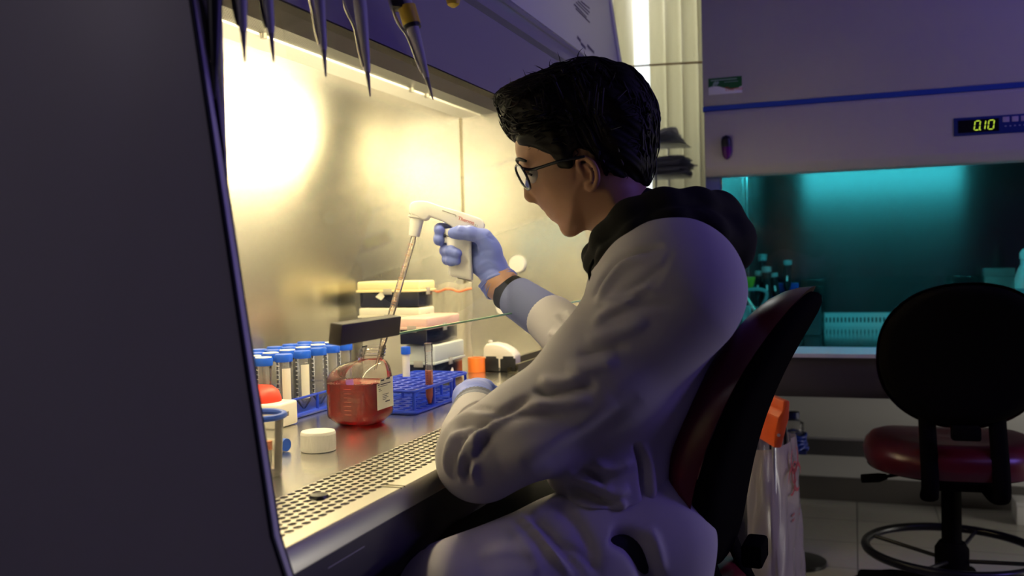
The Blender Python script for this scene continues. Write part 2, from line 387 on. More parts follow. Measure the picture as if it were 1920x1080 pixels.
for (u0, v0, u1, v1) in ((1108, 2, 1130, 26), (1112, 0, 1133, 22), (1104, 6, 1126, 31), (1106, 14, 1131, 41), (1118, 0, 1134, 14)):
    a = px_(u0, v0, -.64); b_ = px_(u1, v1, -.64); pa, pb = hp(a.y, a.z), hp(b_.y, b_.z); t = Vector((0, 0, .004))
    note.add([pa, pb, pb+t, pa+t], [[0, 1, 2, 3]])
NOTE = mat('notice_ink', (.10, .08, .13), .5); build('notice', note, NOTE, hood); note = MB()
for (u0, v0, u1, v1) in ((1108, 82, 1116, 92), (1102, 70, 1108, 78), (1120, 86, 1132, 100)):
    a = px_(u0, v0, -.64); b_ = px_(u1, v1, -.64); pa, pb = hp(a.y, a.z), hp(b_.y, b_.z); t = Vector((0, 0, .008))
    note.add([pa, pb, pb+t, pa+t], [[0, 1, 2, 3]])
build('warning_mark', note, NOTE, hood)
# bright metal edge under the header that catches the window
build('header_edge', MB().box(-.668, -.650, 1.0, HY1-.01, hz-.006, hz-.002), mat('bright_edge', (.95, .95, .97), .2, 1), hood)
# sash glass, its green edge and brown grip
gx = lambda z: -.598-.139*(z-.973)
zb, zt = .9735, 1.394; gy0, gy1 = 1.0, IY1-.01
def slab(y0, y1, za, zc, t): 
    return MB().add([(gx(za), y0, za), (gx(za), y1, za), (gx(zc), y1, zc), (gx(zc), y0, zc), (gx(za)+t, y0, za), (gx(za)+t, y1, za), (gx(zc)+t, y1, zc), (gx(zc)+t, y0, zc)],
        [[0, 1, 2, 3], [4, 5, 6, 7], [0, 1, 5, 4], [1, 2, 6, 5], [2, 3, 7, 6], [3, 0, 4, 7]])
gl = build('sash', MB().add([(gx(zb), gy0, zb), (gx(zb), gy1, zb), (gx(zt), gy1, zt), (gx(zt), gy0, zt)], [[0, 1, 2, 3]]), GLASS, hood, smooth=0)
build('glass_edge', slab(1.15, gy1, zb-.0025, zb, .005), GLASS_E, gl, smooth=0)
build('sash_grip', MB().obox((gx(.985)+.004, 1.087, .985), ((0, 1, 0), (1, 0, -.139), (.139, 0, 1)), (.080, .009, .0135), .002), BROWN, gl)
# round valve plugs on the far end wall
for u, v, r in ((971, 495, .028), (945, 576, .026)):
    p = py_(u, v, IY1-.005); build('valve_plug', MB().lathe([(r, 0), (r, .008), (r*.93, .012), (.0001, .013)], p, (0, -1, 0), 36), WHITE_S, hood)
# lamp behind the valance
lamp_m = mat('lamp_glow', (1, 1, 1), .5, emit=(1.0, .82, .41), es=52)
build('fluorescent_tube', MB().cyl((-.80, .94, 1.478), (-.80, 2.54, 1.478), .013, n=16), mat('lamp_glow_front', (1, 1, 1), .5, emit=(1.0, .84, .50), es=84), hood)
build('fluorescent_tube', MB().cyl((-.722, 1.12, 1.478), (-.722, 2.72, 1.478), .013, n=16), lamp_m, hood)
for xx, yy in ((-.80, .922), (-.80, 2.542), (-.722, 1.102), (-.722, 2.722)): build('lamp_holder', MB().box(xx-.017, xx+.017, yy, yy+.015, 1.458, 1.545, .003), WHITE_S, hood)
# stand legs
for yy in (HY0+.03, HY1-.09):
    build('leg', MB().box(-1.25, -1.17, yy, yy+.06, 0, .14, .004), BLACK, hood)
    build('leg', MB().box(-.66, -.58, yy, yy+.06, 0, .14, .004), BLACK, hood)

# ------------------------------------------------------------------ the second cabinet at the far wall
h2 = thing('biosafety_cabinet', 'switched-off pale biosafety cabinet at the far wall with blue stripe and teal glow', 'cabinet', (.45, 3.6, 0))
FY = 3.07; BX0, BX1 = -.447, 1.42; zS = .765; BY = 4.12
zl = 1.322; zs0, zs1 = 1.530, 1.545
low = [(FY+.010, zl), (FY+.002, zl+.012), (FY-.006, zl+.03), (FY-.006, zs0-.012), (FY, zs0), (FY+.09, zs0), (FY+.09, zl)]
axx = ((0, 1, 0), (0, 0, 1), (1, 0, 0))
ctl = build('control_panel', MB().prism(low, (BX0+.004, 0, 0), axx, 0, BX1-BX0-.008, .004, 3), PAINT2, h2)
build('stripe', MB().box(BX0, BX1, FY-.002, FY+.05, zs0, zs1), BLUEP, h2)
build('upper_body', MB().box(BX0, BX1, FY, BY+.08, zs1, 2.25, .004), PAINT, h2)
for x_ in (BX0, BX1-.045): build('side_frame', MB().box(x_, x_+.045, FY+.03, BY+.08, .68, zs0), mat('blue_grey_frame', (.10, .13, .36), .4), h2)
ix0, ix1 = BX0+.05, BX1-.05
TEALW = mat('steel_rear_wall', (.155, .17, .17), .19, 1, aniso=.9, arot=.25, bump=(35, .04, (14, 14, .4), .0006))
build('back_wall', MB().box(ix0, ix1, BY, BY+.02, zS, zs0), TEALW, h2)
build('inner_side', MB().box(ix0-.004, ix0, FY+.05, BY, zS, zs0), STEEL_B, h2)
build('inner_side', MB().box(ix1, ix1+.004, FY+.05, BY, zS, zs0), STEEL_B, h2)
build('inner_ceiling', MB().box(ix0, ix1, FY+.25, BY, zs0-.03, zs0-.01), DARK, h2)
build('work_surface', MB().box(ix0, ix1, FY+.11, BY, zS-.02, zS), mat('tray_steel', (.6, .62, .62), .12, 1), h2)
# rear return with a row of slots
rs = MB(); sl0, sl1 = zS+.005, zS+.05; pitch = .0135*1.0
nsl = int((ix1-ix0)/.0148)
for k in range(nsl):
    xa = ix0+k*.0148; xb = xa+.0148; q0, q1 = xa+.0042, xb-.0042; za, zc = zS+.016, zS+.036
    V = [(xa, BY-.012, zS), (xb, BY-.012, zS), (xb, BY-.012, zS+.055), (xa, BY-.012, zS+.055), (q0, BY-.012, za), (q1, BY-.012, za), (q1, BY-.012, zc), (q0, BY-.012, zc)]
    rs.add(V, [[0, 1, 5, 4], [1, 2, 6, 5], [2, 3, 7, 6], [3, 0, 4, 7]])
rs.add([(ix0, BY-.012, zS+.055), (ix1, BY-.012, zS+.055), (ix1, BY, zS+.055), (ix0, BY, zS+.055)], [[0, 1, 2, 3]])
build('rear_return', rs, mat('rear_return_steel', (.72, .73, .73), .4, .2), h2)
build('return_duct', MB().box(ix0, ix1, BY-.004, BY-.001, zS, zS+.053), DARK, h2)
fg = MB(); nf = int((ix1-ix0)/.0175)
for k in range(nf):
    xa = ix0+k*.0175; xb = xa+.0175; q0, q1 = xa+.004, xb-.004; ya, yb = FY+.03, FY+.11
    for (y0_, y1_) in ((FY+.035, FY+.072), (FY+.072, FY+.11)):
        fg.add([(xa, y0_, zS), (xb, y0_, zS), (xb, y1_, zS), (xa, y1_, zS), (q0, y0_+.008, zS), (q1, y0_+.008, zS), (q1, y1_-.006, zS), (q0, y1_-.006, zS)], [[0, 1, 5, 4], [1, 2, 6, 5], [2, 3, 7, 6], [3, 0, 4, 7]])
build('front_grille', fg, mat('grille_steel', (.55, .57, .57), .35, .9), h2, smooth=0)
build('grille_duct', MB().box(ix0, ix1, FY+.03, FY+.115, zS-.08, zS-.06), DARK, h2)
build('front_lip', MB().prism([(FY-.008, zS-.020), (FY-.010, zS-.008), (FY+.030, zS+.010), (FY+.036, zS+.008), (FY+.036, zS-.020)], (BX0, 0, 0), axx, 0, BX1-BX0), mat('lip_steel', (.75, .77, .78), .4, .15), h2)
build('plenum_panel', MB().prism([(FY+.0, zS-.017), (FY+.012, zS-.05), (FY+.012, zS-.11), (FY+.04, zS-.15), (FY+.9, zS-.15), (FY+.9, zS-.017)], (BX0, 0, 0), axx, 0, BX1-BX0), mat('plenum_dark', (.06, .052, .055), .5), h2)
build('outlet_box', MB().box(.135, .165, FY-.004, FY+.02, zS-.098, zS-.022, .002), mat('outlet_brown', (.16, .13, .12), .5), h2)
# sash glass with bright side guide
build('sash', MB().add([(ix0, FY+.10, .99), (ix1, FY+.10, .99), (ix1, FY+.10, 1.42), (ix0, FY+.10, 1.42)], [[0, 1, 2, 3]]), GLASS, h2, smooth=0)
gd = MB()
p = py_(1395, 380, BY-.3); q = py_(1401, 380, BY-.3)
for xx in (p.x, q.x): gd.cyl((xx, BY-.3, zS), (xx, BY-.3, zs0-.03), .0032, n=10)
build('guide_rod', MB().add(gd.v, gd.f), mat('chrome', (.85, .88, .9), .1, 1), h2)
# teal germicidal lamp hidden by the control panel
teal_m = mat('teal_glow', (1, 1, 1), .5, emit=(.05, .62, .72), es=40)
build('germicidal_lamp', MB().cyl((-.235, 3.19, 1.46), (.50, 3.19, 1.46), .013, n=14), teal_m, h2)
# display, buttons, sticker, knob
def fp(u, v, off=0.): p = py_(u, v, FY-.006); return Vector((p.x, FY-.006-off, p.z))
dx0, dx1 = fp(1788, 238).x, fp(1788, 238).x+.34; dz0, dz1 = fp(1788, 256).z, fp(1788, 222).z
dsp = build('display_bezel', MB().box(dx0, dx1, FY-.0085, FY-.005, dz0, dz1, .001), mat('bezel_blue', (.012, .03, .22), .35), ctl)
sx0, sx1 = fp(1796, 238).x, fp(1873, 238).x
build('display_screen', MB().box(sx0, sx1, FY-.0092, FY-.008, dz0+.008, dz1-.008), mat('screen_black', (.006, .006, .008), .25), dsp)
LED = mat('led_digit', (.3, .4, .02), .5, emit=(.55, .75, .05), es=1.1)
dg = MB()
segs = {'0': 'abcdef', '1': 'bc'}
def digit(ch, x, z, w_, h_):
    sh = .12; P = {'a': ((0, h_), (w_, h_)), 'b': ((w_, h_), (w_, h_/2)), 'c': ((w_, h_/2), (w_, 0)), 'd': ((0, 0), (w_, 0)), 'e': ((0, h_/2), (0, 0)), 'f': ((0, h_), (0, h_/2))}
    for s_ in segs[ch]:
        (ax_, az), (bx_, bz) = P[s_]; ax_ += sh*az; bx_ += sh*bz
        if az == bz: ax_ += .002; bx_ -= .002
        else: az, bz = az-.0015*(1 if az > bz else -1), bz+.0015*(1 if az > bz else -1)
        a = Vector((x+ax_, FY-.0098, z+az)); b_ = Vector((x+bx_, FY-.0098, z+bz))
        dg.obox((a+b_)/2, ((b_-a), (0, 1, 0), (b_-a).cross(Vector((0, 1, 0)))), ((b_-a).length/2, .0004, .0011))
hd = .026; z0_ = (dz0+dz1)/2-hd/2+.001
for ch, u in (('0', 1826), ('1', 1836), ('0', 1852)): digit(ch, fp(u, 236).x, z0_, .014, hd)
dg.obox((fp(1837.5, 236).x, FY-.0098, z0_), ((1, 0, 0), (0, 1, 0), (0, 0, 1)), (.0014, .0004, .0014))
build('digits', dg, LED, dsp, smooth=0)
for i in range(4):
    xx = fp(1886, 225).x+i*(fp(1903, 225).x-fp(1886, 225).x)
    build('button', MB().box(xx-.0085, xx+.0085, FY-.0100, FY-.0085, dz1-.021, dz1-.006, .0006), mat('button_lilac', (.45, .38, .55), .5), dsp)
dots = MB()
for i in range(9): dots.box(fp(1886, 225).x-.003+i*.012, fp(1886, 225).x+.001+i*.012, FY-.0094, FY-.0085, dz0+.019, dz0+.022)
build('indicator', dots, mat('indicator_pale', (.5, .5, .6), .5), dsp, smooth=0)
# green sticker on the upper body
def up_(u, v, off): p = py_(u, v, FY-.001); return Vector((p.x, FY-off, p.z))
g0 = up_(1328, 148, 0); g1 = up_(1391, 141, 0); gz0, gz1 = up_(1360, 176, 0).z, up_(1360, 145, 0).z
stk = build('sticker', MB().box(g0.x, g1.x, FY-.0012, FY, gz0, gz1, .0004), mat('sticker_white', (.92, .92, .93), .4), h2)
wv = []; nW = 16; mid = (gz0+gz1)/2
top = [(g0.x, gz1), (g1.x, gz1)]
for i in range(nW+1):
    t = i/nW; x_ = lerp(g1.x, g0.x, t); wv.append((x_, mid-.006+.007*math.sin(2*PI*(1-t)*.95+.5)))
build('green_band', MB().prism([(a, b_) for a, b_ in top+wv], (0, 0, 0), ((1, 0, 0), (0, 0, 1), (0, -1, 0)), -FY+.0012, -FY+.0018), mat('sticker_green', (.015, .14, .03), .4), stk, smooth=0)
lnm = MB(); lnm.box(g0.x+.008, g1.x-.016, FY-.0024, FY-.0018, gz1-.0085, gz1-.0055); lnm.box(g0.x+.05, g1.x-.012, FY-.0024, FY-.0018, gz1-.016, gz1-.0145)
for k in range(4): lnm.ell((g0.x+.022+.006*math.cos(k*1.9), FY-.002, mid+.008+.004*math.sin(k*2.3)), ((1, 0, 1), (0, 1, 0), (-1, 0, 1)), (.0075, .0005, .0028), 10, 6)
build('green_print', lnm, mat('pale_green', (.35, .5, .36), .5), stk)
REDP = mat('red_print', (.55, .03, .03), .5)
text('red_lettering', 'Thermo', .017, (g1.x-.026, FY-.0018, gz0+.014), (1, 0, 0), (0, 0, 1), REDP, stk)
# black handle with violet lower half
kb = fp(1362, 276, .0); kz1, kz0 = fp(1362, 254).z, fp(1362, 300).z
def kn(t0, t1):
    mb = MB(); V = []; n = 20; K = 8; F = []
    for i in range(K+1):
        t = lerp(t0, t1, i/K); r = .017*math.sqrt(max(0, 1-(2*t-1)**4))*(1-.25*t)+.0002; z = lerp(kz1, kz0, t)
        for j in range(n): a = 2*PI*j/n; V.append((kb.x+.002*t+r*math.cos(a), FY-.012+r*.8*math.sin(a), z))
    for i in range(K):
        for j in range(n): F.append([i*n+j, i*n+(j+1) % n, (i+1)*n+(j+1) % n, (i+1)*n+j])
    F.append(list(range(n))); F.append([K*n+j for j in range(n)])
    return mb.add(V, F)
kk = build('latch_knob', kn(0, .48), BLACK, ctl)
build('violet_tip', kn(.48, 1), mat('violet_gloss', (.10, .01, .14), .2), kk)
# stand: legs, lower rails
STAND = mat('stand_grey', (.10, .095, .09), .45); STANDL = mat('stand_bright', (.7, .7, .7), .3, .8)
for x_ in (BX0+.06, BX1-.12):
    for y_ in (FY+.06, BY-.02): build('leg', MB().box(x_, x_+.06, y_, y_+.06, 0, zS-.15, .004), STAND, h2)
za = py_(1560, 852, 4.02).z; zb_ = py_(1560, 822, 4.02).z
build('crossbar', MB().box(BX0+.05, BX1-.05, 3.99, 4.02, za, zb_, .003), STAND, h2)
build('crossbar_edge', MB().box(BX0+.05, BX1-.05, 3.986, 4.022, zb_, zb_+.006, .001), STANDL, h2)
# ------------------------------------------------------------------ things on the bench of the lit cabinet
TUBEP = clear('tube_plastic', tint=(.93, .93, .90), body=(.85, .83, .75), k=.22, rough=.12)
CLEARP = clear('clear_plastic', tint=(.96, .96, .95), body=(.85, .85, .82), k=.10, rough=.06)
MILKY = clear('milky_plastic', tint=(.85, .85, .82), body=(.86, .84, .78), k=.55, rough=.2)
CAPB = mat('cap_blue', (.012, .10, .62), .38)
CAPW = mat('cap_top_white', (.85, .82, .70), .5)
RACKB = mat('rack_blue', (.012, .045, .50), .32)
BOXK = mat('box_navy_black', (.012, .014, .03), .18)
ORANGE = mat('orange_plastic', (.85, .20, .03), .35)
LABELW = mat('label_white', (.80, .76, .62), .6)

# conical tubes
TL = .112
def conical(label, white_top=False, r=.0142, L=TL, capr=.0168, caph=.0145, lab=False, group=None, liquid=None, ticks=True):
    t = thing('conical_tube', label, 'tube', (0, 0, 0), group=group)
    b = MB().lathe([(.0012, 0), (.0035, .001), (r*.97, .016), (r, .019), (r, L-.012), (r*1.0, L)], n=24, cap=False)
    build('tube_body', b, TUBEP, t)
    c = MB().lathe([(capr*.98, L-.012), (capr, L-.011), (capr, L+caph-.014), (capr*.93, L+caph-.012), (.0001, L+caph-.0118)], n=28)
    cp = build('cap', c, CAPB, t)
    if white_top: build('cap_top_disc', MB().lathe([(capr*.9, L+caph-.0117), (capr*.88, L+caph-.0108), (.0001, L+caph-.0107)], n=24), CAPW, cp)  # pale disc on the flat top of the cap
    if lab:
        def fn(i, j): a = lerp(-1.25, -.05, i); return Vector(((r+.0006)*math.cos(a), (r+.0006)*math.sin(a), lerp(.022, .088, j)))
        build('label', MB().grid(fn, 8, 1), LABELW, t)
    if ticks:
        m = MB()
        for k in range(9):
            z = .024+k*.0085
            for (a0, a1) in ((-2.2, -1.75),):
                m.add([((r+.0004)*math.cos(a), (r+.0004)*math.sin(a), zz) for zz in (z, z+.002) for a in (a0, (a0+a1)/2, a1)], [[0, 1, 4, 3], [1, 2, 5, 4]])
        build('graduation', m, mat('tick_white', (.8, .78, .7), .6), t)
    if liquid:
        build('liquid', MB().lathe([(.0008, .0012), (.003, .002), (r*.93, .0165), (r*.95, .019), (r*.95, liquid), (.0001, liquid)], n=20), ORANGE, t)
    return t
# one of each kind, then copies
t_lab = conical('', lab=True); t_wht = conical('', white_top=True); t_pln = conical('')
def col_y(u, v, z, X): 
    p = px_(u, v, X); return p.y
Xa = -1.022; zt_ = S+.008
ys = [px_(u, v, Xa).y for u, v in ((494, 676), (532, 674), (567, 666), (597, 660), (622, 655), (646, 651))]
ordn = ['first', 'second', 'third', 'fourth', 'fifth', 'sixth']
used = {}
def put(proto, loc, label, group, rz=0.):
    if proto.name in used: o = dup(proto, loc, rz, label, group)
    else:
        used[proto.name] = 1; o = proto; o.location = loc; o.rotation_euler = (0, 0, rz); o['label'] = label; o['group'] = group
    return o
for i, y in enumerate(ys):
    pr_ = t_wht if i == 0 else (t_lab if i in (1, 2) else t_pln)
    kind = 'pale-topped' if i == 0 else ('white-labelled blue-capped' if i in (1, 2) else 'blue-capped')
    put(pr_, (Xa, y, zt_), f'{kind} clear conical tube, {ordn[i]} from the left in the front row of the rack', 'tubes in the front row of the tall rack', 0)
py0 = ys[1]; pit = (ys[5]-ys[1])/4
for r, (pr_, lab_) in enumerate(((t_wht, 'white-topped conical tube standing in the second row of the blue rack'), (t_pln, 'blue-capped conical tube standing in the third row of the blue rack'), (t_pln, 'blue-capped conical tube in the rearmost row of the blue rack, by the steel wall'))):
    for k in range(6):
        put(pr_, (Xa-.0385*(r+1), py0+(k-.75+.12*r)*pit, zt_), lab_, ('white-topped tubes', 'third row of tubes', 'rearmost row of tubes')[r], rng.uniform(0, 6))
rk = thing('tube_rack', 'blue wire tube rack full of tall conical tubes beside the red bottle', 'rack', (Xa-.06, ys[3], S))
rx0, rx1, ry0, ry1 = Xa-.142, Xa+.026, ys[1]-.03, ys[5]+.03
def rrect(x0, x1, y0, y1, z, c=.02, n=4):
    P = []
    for cx, cy, a0 in ((x1-c, y0+c, -PI/2), (x1-c, y1-c, 0), (x0+c, y1-c, PI/2), (x0+c, y0+c, PI)):
        for k in range(n+1): a = a0+PI/2*k/n; P.append((cx+c*math.cos(a), cy+c*math.sin(a), z))
    return P
build('upper_ring', MB().tube(rrect(rx0, rx1, ry0, ry1, S+.037), .0026, 8, closed=True), RACKB, rk)
build('base_ring', MB().tube(rrect(rx0, rx1, ry0, ry1, S+.0045), .0045, 8, closed=True), RACKB, rk)
build('base_plate', MB().box(rx0+.004, rx1-.004, ry0+.004, ry1-.004, S+.001, S+.0045), RACKB, rk)
for yy in (ry0+.02, ys[2]+.008, (ys[4]+ys[5])/2, ry1-.02):
    for xx in (rx0, rx1): build('post', MB().cyl((xx, yy, S+.004), (xx, yy, S+.038), .003, n=10), RACKB, rk)

# perforated racks to the right of the bottle
def perf_plate(x0, x1, y0, y1, z, nx, ny, hole, th=.003):
    m = MB(); dx = (x1-x0)/nx; dy = (y1-y0)/ny
    for i in range(nx):
        for j in range(ny):
            xa, ya = x0+i*dx, y0+j*dy; xm, ym = xa+dx/2, ya+dy/2; r = hole*min(dx, dy)/2
            O = [(xa, ya), (xm, ya), (xa+dx, ya), (xa+dx, ym), (xa+dx, ya+dy), (xm, ya+dy), (xa, ya+dy), (xa, ym)]
            V = []
            for zz in (z, z-th):
                V += [(q[0], q[1], zz) for q in O]
                V += [(xm+r*math.cos(math.atan2(q[1]-ym, q[0]-xm)), ym+r*math.sin(math.atan2(q[1]-ym, q[0]-xm)), zz) for q in O]
            F = []
            for k in range(8):
                k2 = (k+1) % 8
                F += [[k, k2, 8+k2, 8+k], [16+k, 24+k, 24+k2, 16+k2], [8+k, 8+k2, 24+k2, 24+k]]
            m.add(V, F)
    return m
def low_rack(label, x0, x1, y0, y1, h, nx, ny, z0=S):
    t = thing('tube_rack', label, 'rack', ((x0+x1)/2, (y0+y1)/2, z0))
    build('top_plate', perf_plate(x0, x1, y0, y1, z0+h, nx, ny, .8), RACKB, t, smooth=0)
    build('bottom_plate', perf_plate(x0, x1, y0, y1, z0+.006, nx, ny, .72), RACKB, t, smooth=0)
    build('top_ring', MB().tube(rrect(x0-.001, x1+.001, y0-.001, y1+.001, z0+h-.0015, .012), .0032, 8, closed=True), RACKB, t)
    build('base_ring', MB().tube(rrect(x0-.001, x1+.001, y0-.001, y1+.001, z0+.0042, .012), .0042, 8, closed=True), RACKB, t)
    for xx, yy in ((x0+.004, y0+.004), (x1-.003, y0+.004), (x0+.004, y1-.004), (x1-.003, y1-.004), (x1-.002, (y0+y1)/2), (x0+.002, (y0+y1)/2)):
        build('post', MB().cyl((xx, yy, z0+.003), (xx, yy, z0+h), .0032, n=10), RACKB, t)
    return t
A = pz(778, 778, S); B = pz(838, 756, S)
low_rack('low blue perforated rack right of the red bottle holding the orange tube', A.x-.12, A.x, A.y, A.y+.185, .046, 5, 7)
rear_x = A.x-.035
low_rack('low blue perforated rack farther back, behind the rack with the orange tube', rear_x-.13, rear_x, A.y+.205, A.y+.345, .040, 5, 5)
ot = conical('clear conical tube half full of orange liquid standing in the low blue rack', r=.0078, L=.118, capr=.0088, caph=.016, liquid=.067, group=None, ticks=False)
pO = pz(820, 757, S+.006); ot.location = (A.x-.0100, pO.y-.012, S+.007)
for ch in ot.children:
    if ch.name.startswith(('cap', 'tube_body')): ch.data.materials.clear(); ch.data.materials.append(CLEARP)
tk = MB()
for k in range(16):
    a0 = -1.6; z = .03+k*.0045
    tk.add([(.0082*math.cos(a), .0082*math.sin(a), zz) for zz in (z, z+.0009) for a in (a0-.25, a0+.15)], [[0, 1, 3, 2]])
build('graduation', tk, INK, ot, local=True, smooth=0)
bt = conical('slim blue-capped white tube standing in the rear low rack by the pink-lidded box', r=.0082, L=.095, capr=.0105, caph=.0165, ticks=False)
pB = px_(750, 688, rear_x-.06); bt.location = (rear_x-.0975, A.y+.235, S+.008)
for ch in bt.children:
    if ch.name.startswith('tube_body'): ch.data.materials.clear(); ch.data.materials.append(mat('white_tube', (.78, .74, .62), .4))

# red medium bottle
bc = pz(690, 806, S); BW = .100; bx1, by0 = bc.x+.006, bc.y+.004
bx0, by1 = bx1-BW, by0+BW; bcx, bcy = (bx0+bx1)/2, (by0+by1)/2
bot = thing('media_bottle', 'open square clear bottle of red liquid with a white label', 'bottle', (bcx, bcy, S))
nx_, ny_ = bcx+.010, bcy+.026
def sq(w, c, n=5):
    P = []; h = w/2
    for sx, sy, a0 in ((1, -1, -PI/2), (1, 1, 0), (-1, 1, PI/2), (-1, -1, PI)):
        for k in range(n+1): a = a0+PI/2*k/n; P.append((sx*(h-c)+c*math.cos(a), sy*(h-c)+c*math.sin(a)))
    return P
def loft(rows):
    m = MB(); n = len(rows[0]); V = [q for r in rows for q in r]; F = []
    for i in range(len(rows)-1):
        for j in range(n): F.append([i*n+j, i*n+(j+1) % n, (i+1)*n+(j+1) % n, (i+1)*n+j])
    return m, V, F, n
def bottle_rows(inset=0., top=None):
    rows = []
    for z, w, c in ((.001, .066, .018), (.004, .074, .02), (.016, BW-.002, .024), (.022, BW, .024), (.060, BW, .024), (.080, BW, .024)):
        rows.append([(bcx+x, bcy+y, S+z+ (inset if z < .02 else 0)) for x, y in sq(w-2*inset, c)])
    return rows
rows = bottle_rows()
nq = len(rows[0]); last = sq(BW, .024)
for k in range(1, 9):
    t = 1-math.cos(k/8*PI/2); z = .080+.034*math.sin(k/8*PI/2)
    cx, cy = lerp(bcx, nx_, t), lerp(bcy, ny_, t)
    circ = [(.0235*math.cos(math.atan2(y, x)), .0235*math.sin(math.atan2(y, x))) for x, y in last]
    rows.append([(cx+lerp(x, q[0], t), cy+lerp(y, q[1], t), S+z) for (x, y), q in zip(last, circ)])
for r, z in ((.0230, .117), (.0230, .119), (.0258, .120), (.0258, .122), (.0228, .123), (.0228, .125), (.0245, .126), (.0245, .128), (.0226, .129), (.0226, .131), (.0240, .132), (.0240, .134), (.0222, .135), (.0222, .139), (.0200, .139), (.0200, .118)):
    tl_ = (z-.116)*.30
    rows.append([(nx_+tl_*.7+r/.0235*q[0], ny_+tl_*.7+r/.0235*q[1], S+z) for q in circ])
m_, V_, F_b, nq = loft(rows); F_b.append(list(range(nq))[::-1]); m_.add(V_, F_b)
build('bottle_body', m_, clear('bottle_plastic', tint=(.97, .96, .94), body=(.85, .84, .80), k=.07, rough=.04, fres=1.5), bot, smooth=50)
lq = bottle_rows(.0022)
lq = lq[:5] + [[(x, y, S+.077) for x, y, z in lq[-1]]]
m_, V_, F_b, nq = loft(lq); F_b.append(list(range(nq))[::-1]); F_b.append([(len(lq)-1)*nq+j for j in range(nq)]); m_.add(V_, F_b)
red = bpy.data.materials.new('red_medium'); red.use_nodes = True; nt = red.node_tree; pb = nt.nodes['Principled BSDF']
pb.inputs['Base Color'].default_value = (.74, .004, .010, 1); pb.inputs['Transmission Weight'].default_value = .68; pb.inputs['Roughness'].default_value = .02; pb.inputs['IOR'].default_value = 1.33
build('red_liquid', m_, red, bot, smooth=50)
fo = MB()
for k in range(90):
    a = rng.uniform(0, 2*PI); q = sq(BW-.006, .022, 5); x, y = q[rng.integers(len(q))]; x2, y2 = q[rng.integers(len(q))]; t = rng.uniform(0, .12)
    fo.ell((bcx+lerp(x, x2, t), bcy+lerp(y, y2, t), S+.0775), ((1, 0, 0), (0, 1, 0), (0, 0, 1)), (rng.uniform(.001, .0026),)*2+(.0009,), 6, 4)
build('foam', fo, clear('foam_pink', tint=(1, .8, .75), body=(.9, .55, .45), k=.5, rough=.2), bot, smooth=180)
xl = bx1+.0008
lbp = MB().add([(xl, by0+.020, S+.030), (xl, by1-.018, S+.030), (xl, by1-.018, S+.084), (xl, by0+.034, S+.084), (xl, by0+.033, S+.077), (xl, by0+.020, S+.077)], [[0, 1, 2, 3, 4, 5]])
lb_ = build('label', lbp, LABELW, bot, smooth=0)
pr_m = MB(); xp = xl+.0004
for (y0, y1, z, h) in ((.036, .048, .080, .0025), (.056, .070, .081, .003), (.024, .031, .0735, .002), (.033, .072, .0735, .0018), (.024, .060, .0705, .001), (.026, .034, .066, .001), (.026, .038, .063, .001), (.040, .064, .055, .001), (.040, .058, .052, .001), (.040, .062, .049, .001), (.040, .054, .046, .001), (.050, .068, .041, .002)):
    pr_m.add([(xp, by0+y0, S+z), (xp, by0+y1, S+z), (xp, by0+y1, S+z+h), (xp, by0+y0, S+z+h)], [[0, 1, 2, 3]])
build('label_print', pr_m, INK, lb_, smooth=0)
gr = MB()
for k in range(7): gr.add([(bcx-.004, by0-.0006, S+.024+k*.0075), (bcx+.010, by0-.0006, S+.024+k*.0075), (bcx+.010, by0-.0006, S+.0247+k*.0075), (bcx-.004, by0-.0006, S+.0247+k*.0075)], [[0, 1, 2, 3]])
build('graduation', gr, mat('grad_red', (.6, .12, .1), .5), bot, smooth=0)
# its white screw cap lying on the steel
cc = pz(593.5, 846, S); tcap = MB().lathe([(.0262, 0), (.027, .001), (.027, .0285), (.0258, .0305), (.0001, .0308)], (0, 0, 0), n=48)
sc = thing('bottle_cap', 'white round screw cap lying on the steel in front of the red bottle', 'cap', (cc.x, cc.y+.006, S+.0005))
build('cap_shell', tcap, WHITE, sc, local=True)
rb = MB()
for k in range(72): a = 2*PI*k/72; rb.box(-.0002, .0002, -.0004, .0004, .002, .026) if False else rb.cyl((.0270*math.cos(a), .0270*math.sin(a), .003), (.0270*math.cos(a), .0270*math.sin(a), .026), .0005, n=5)
build('knurl', rb, WHITE, sc, local=True)

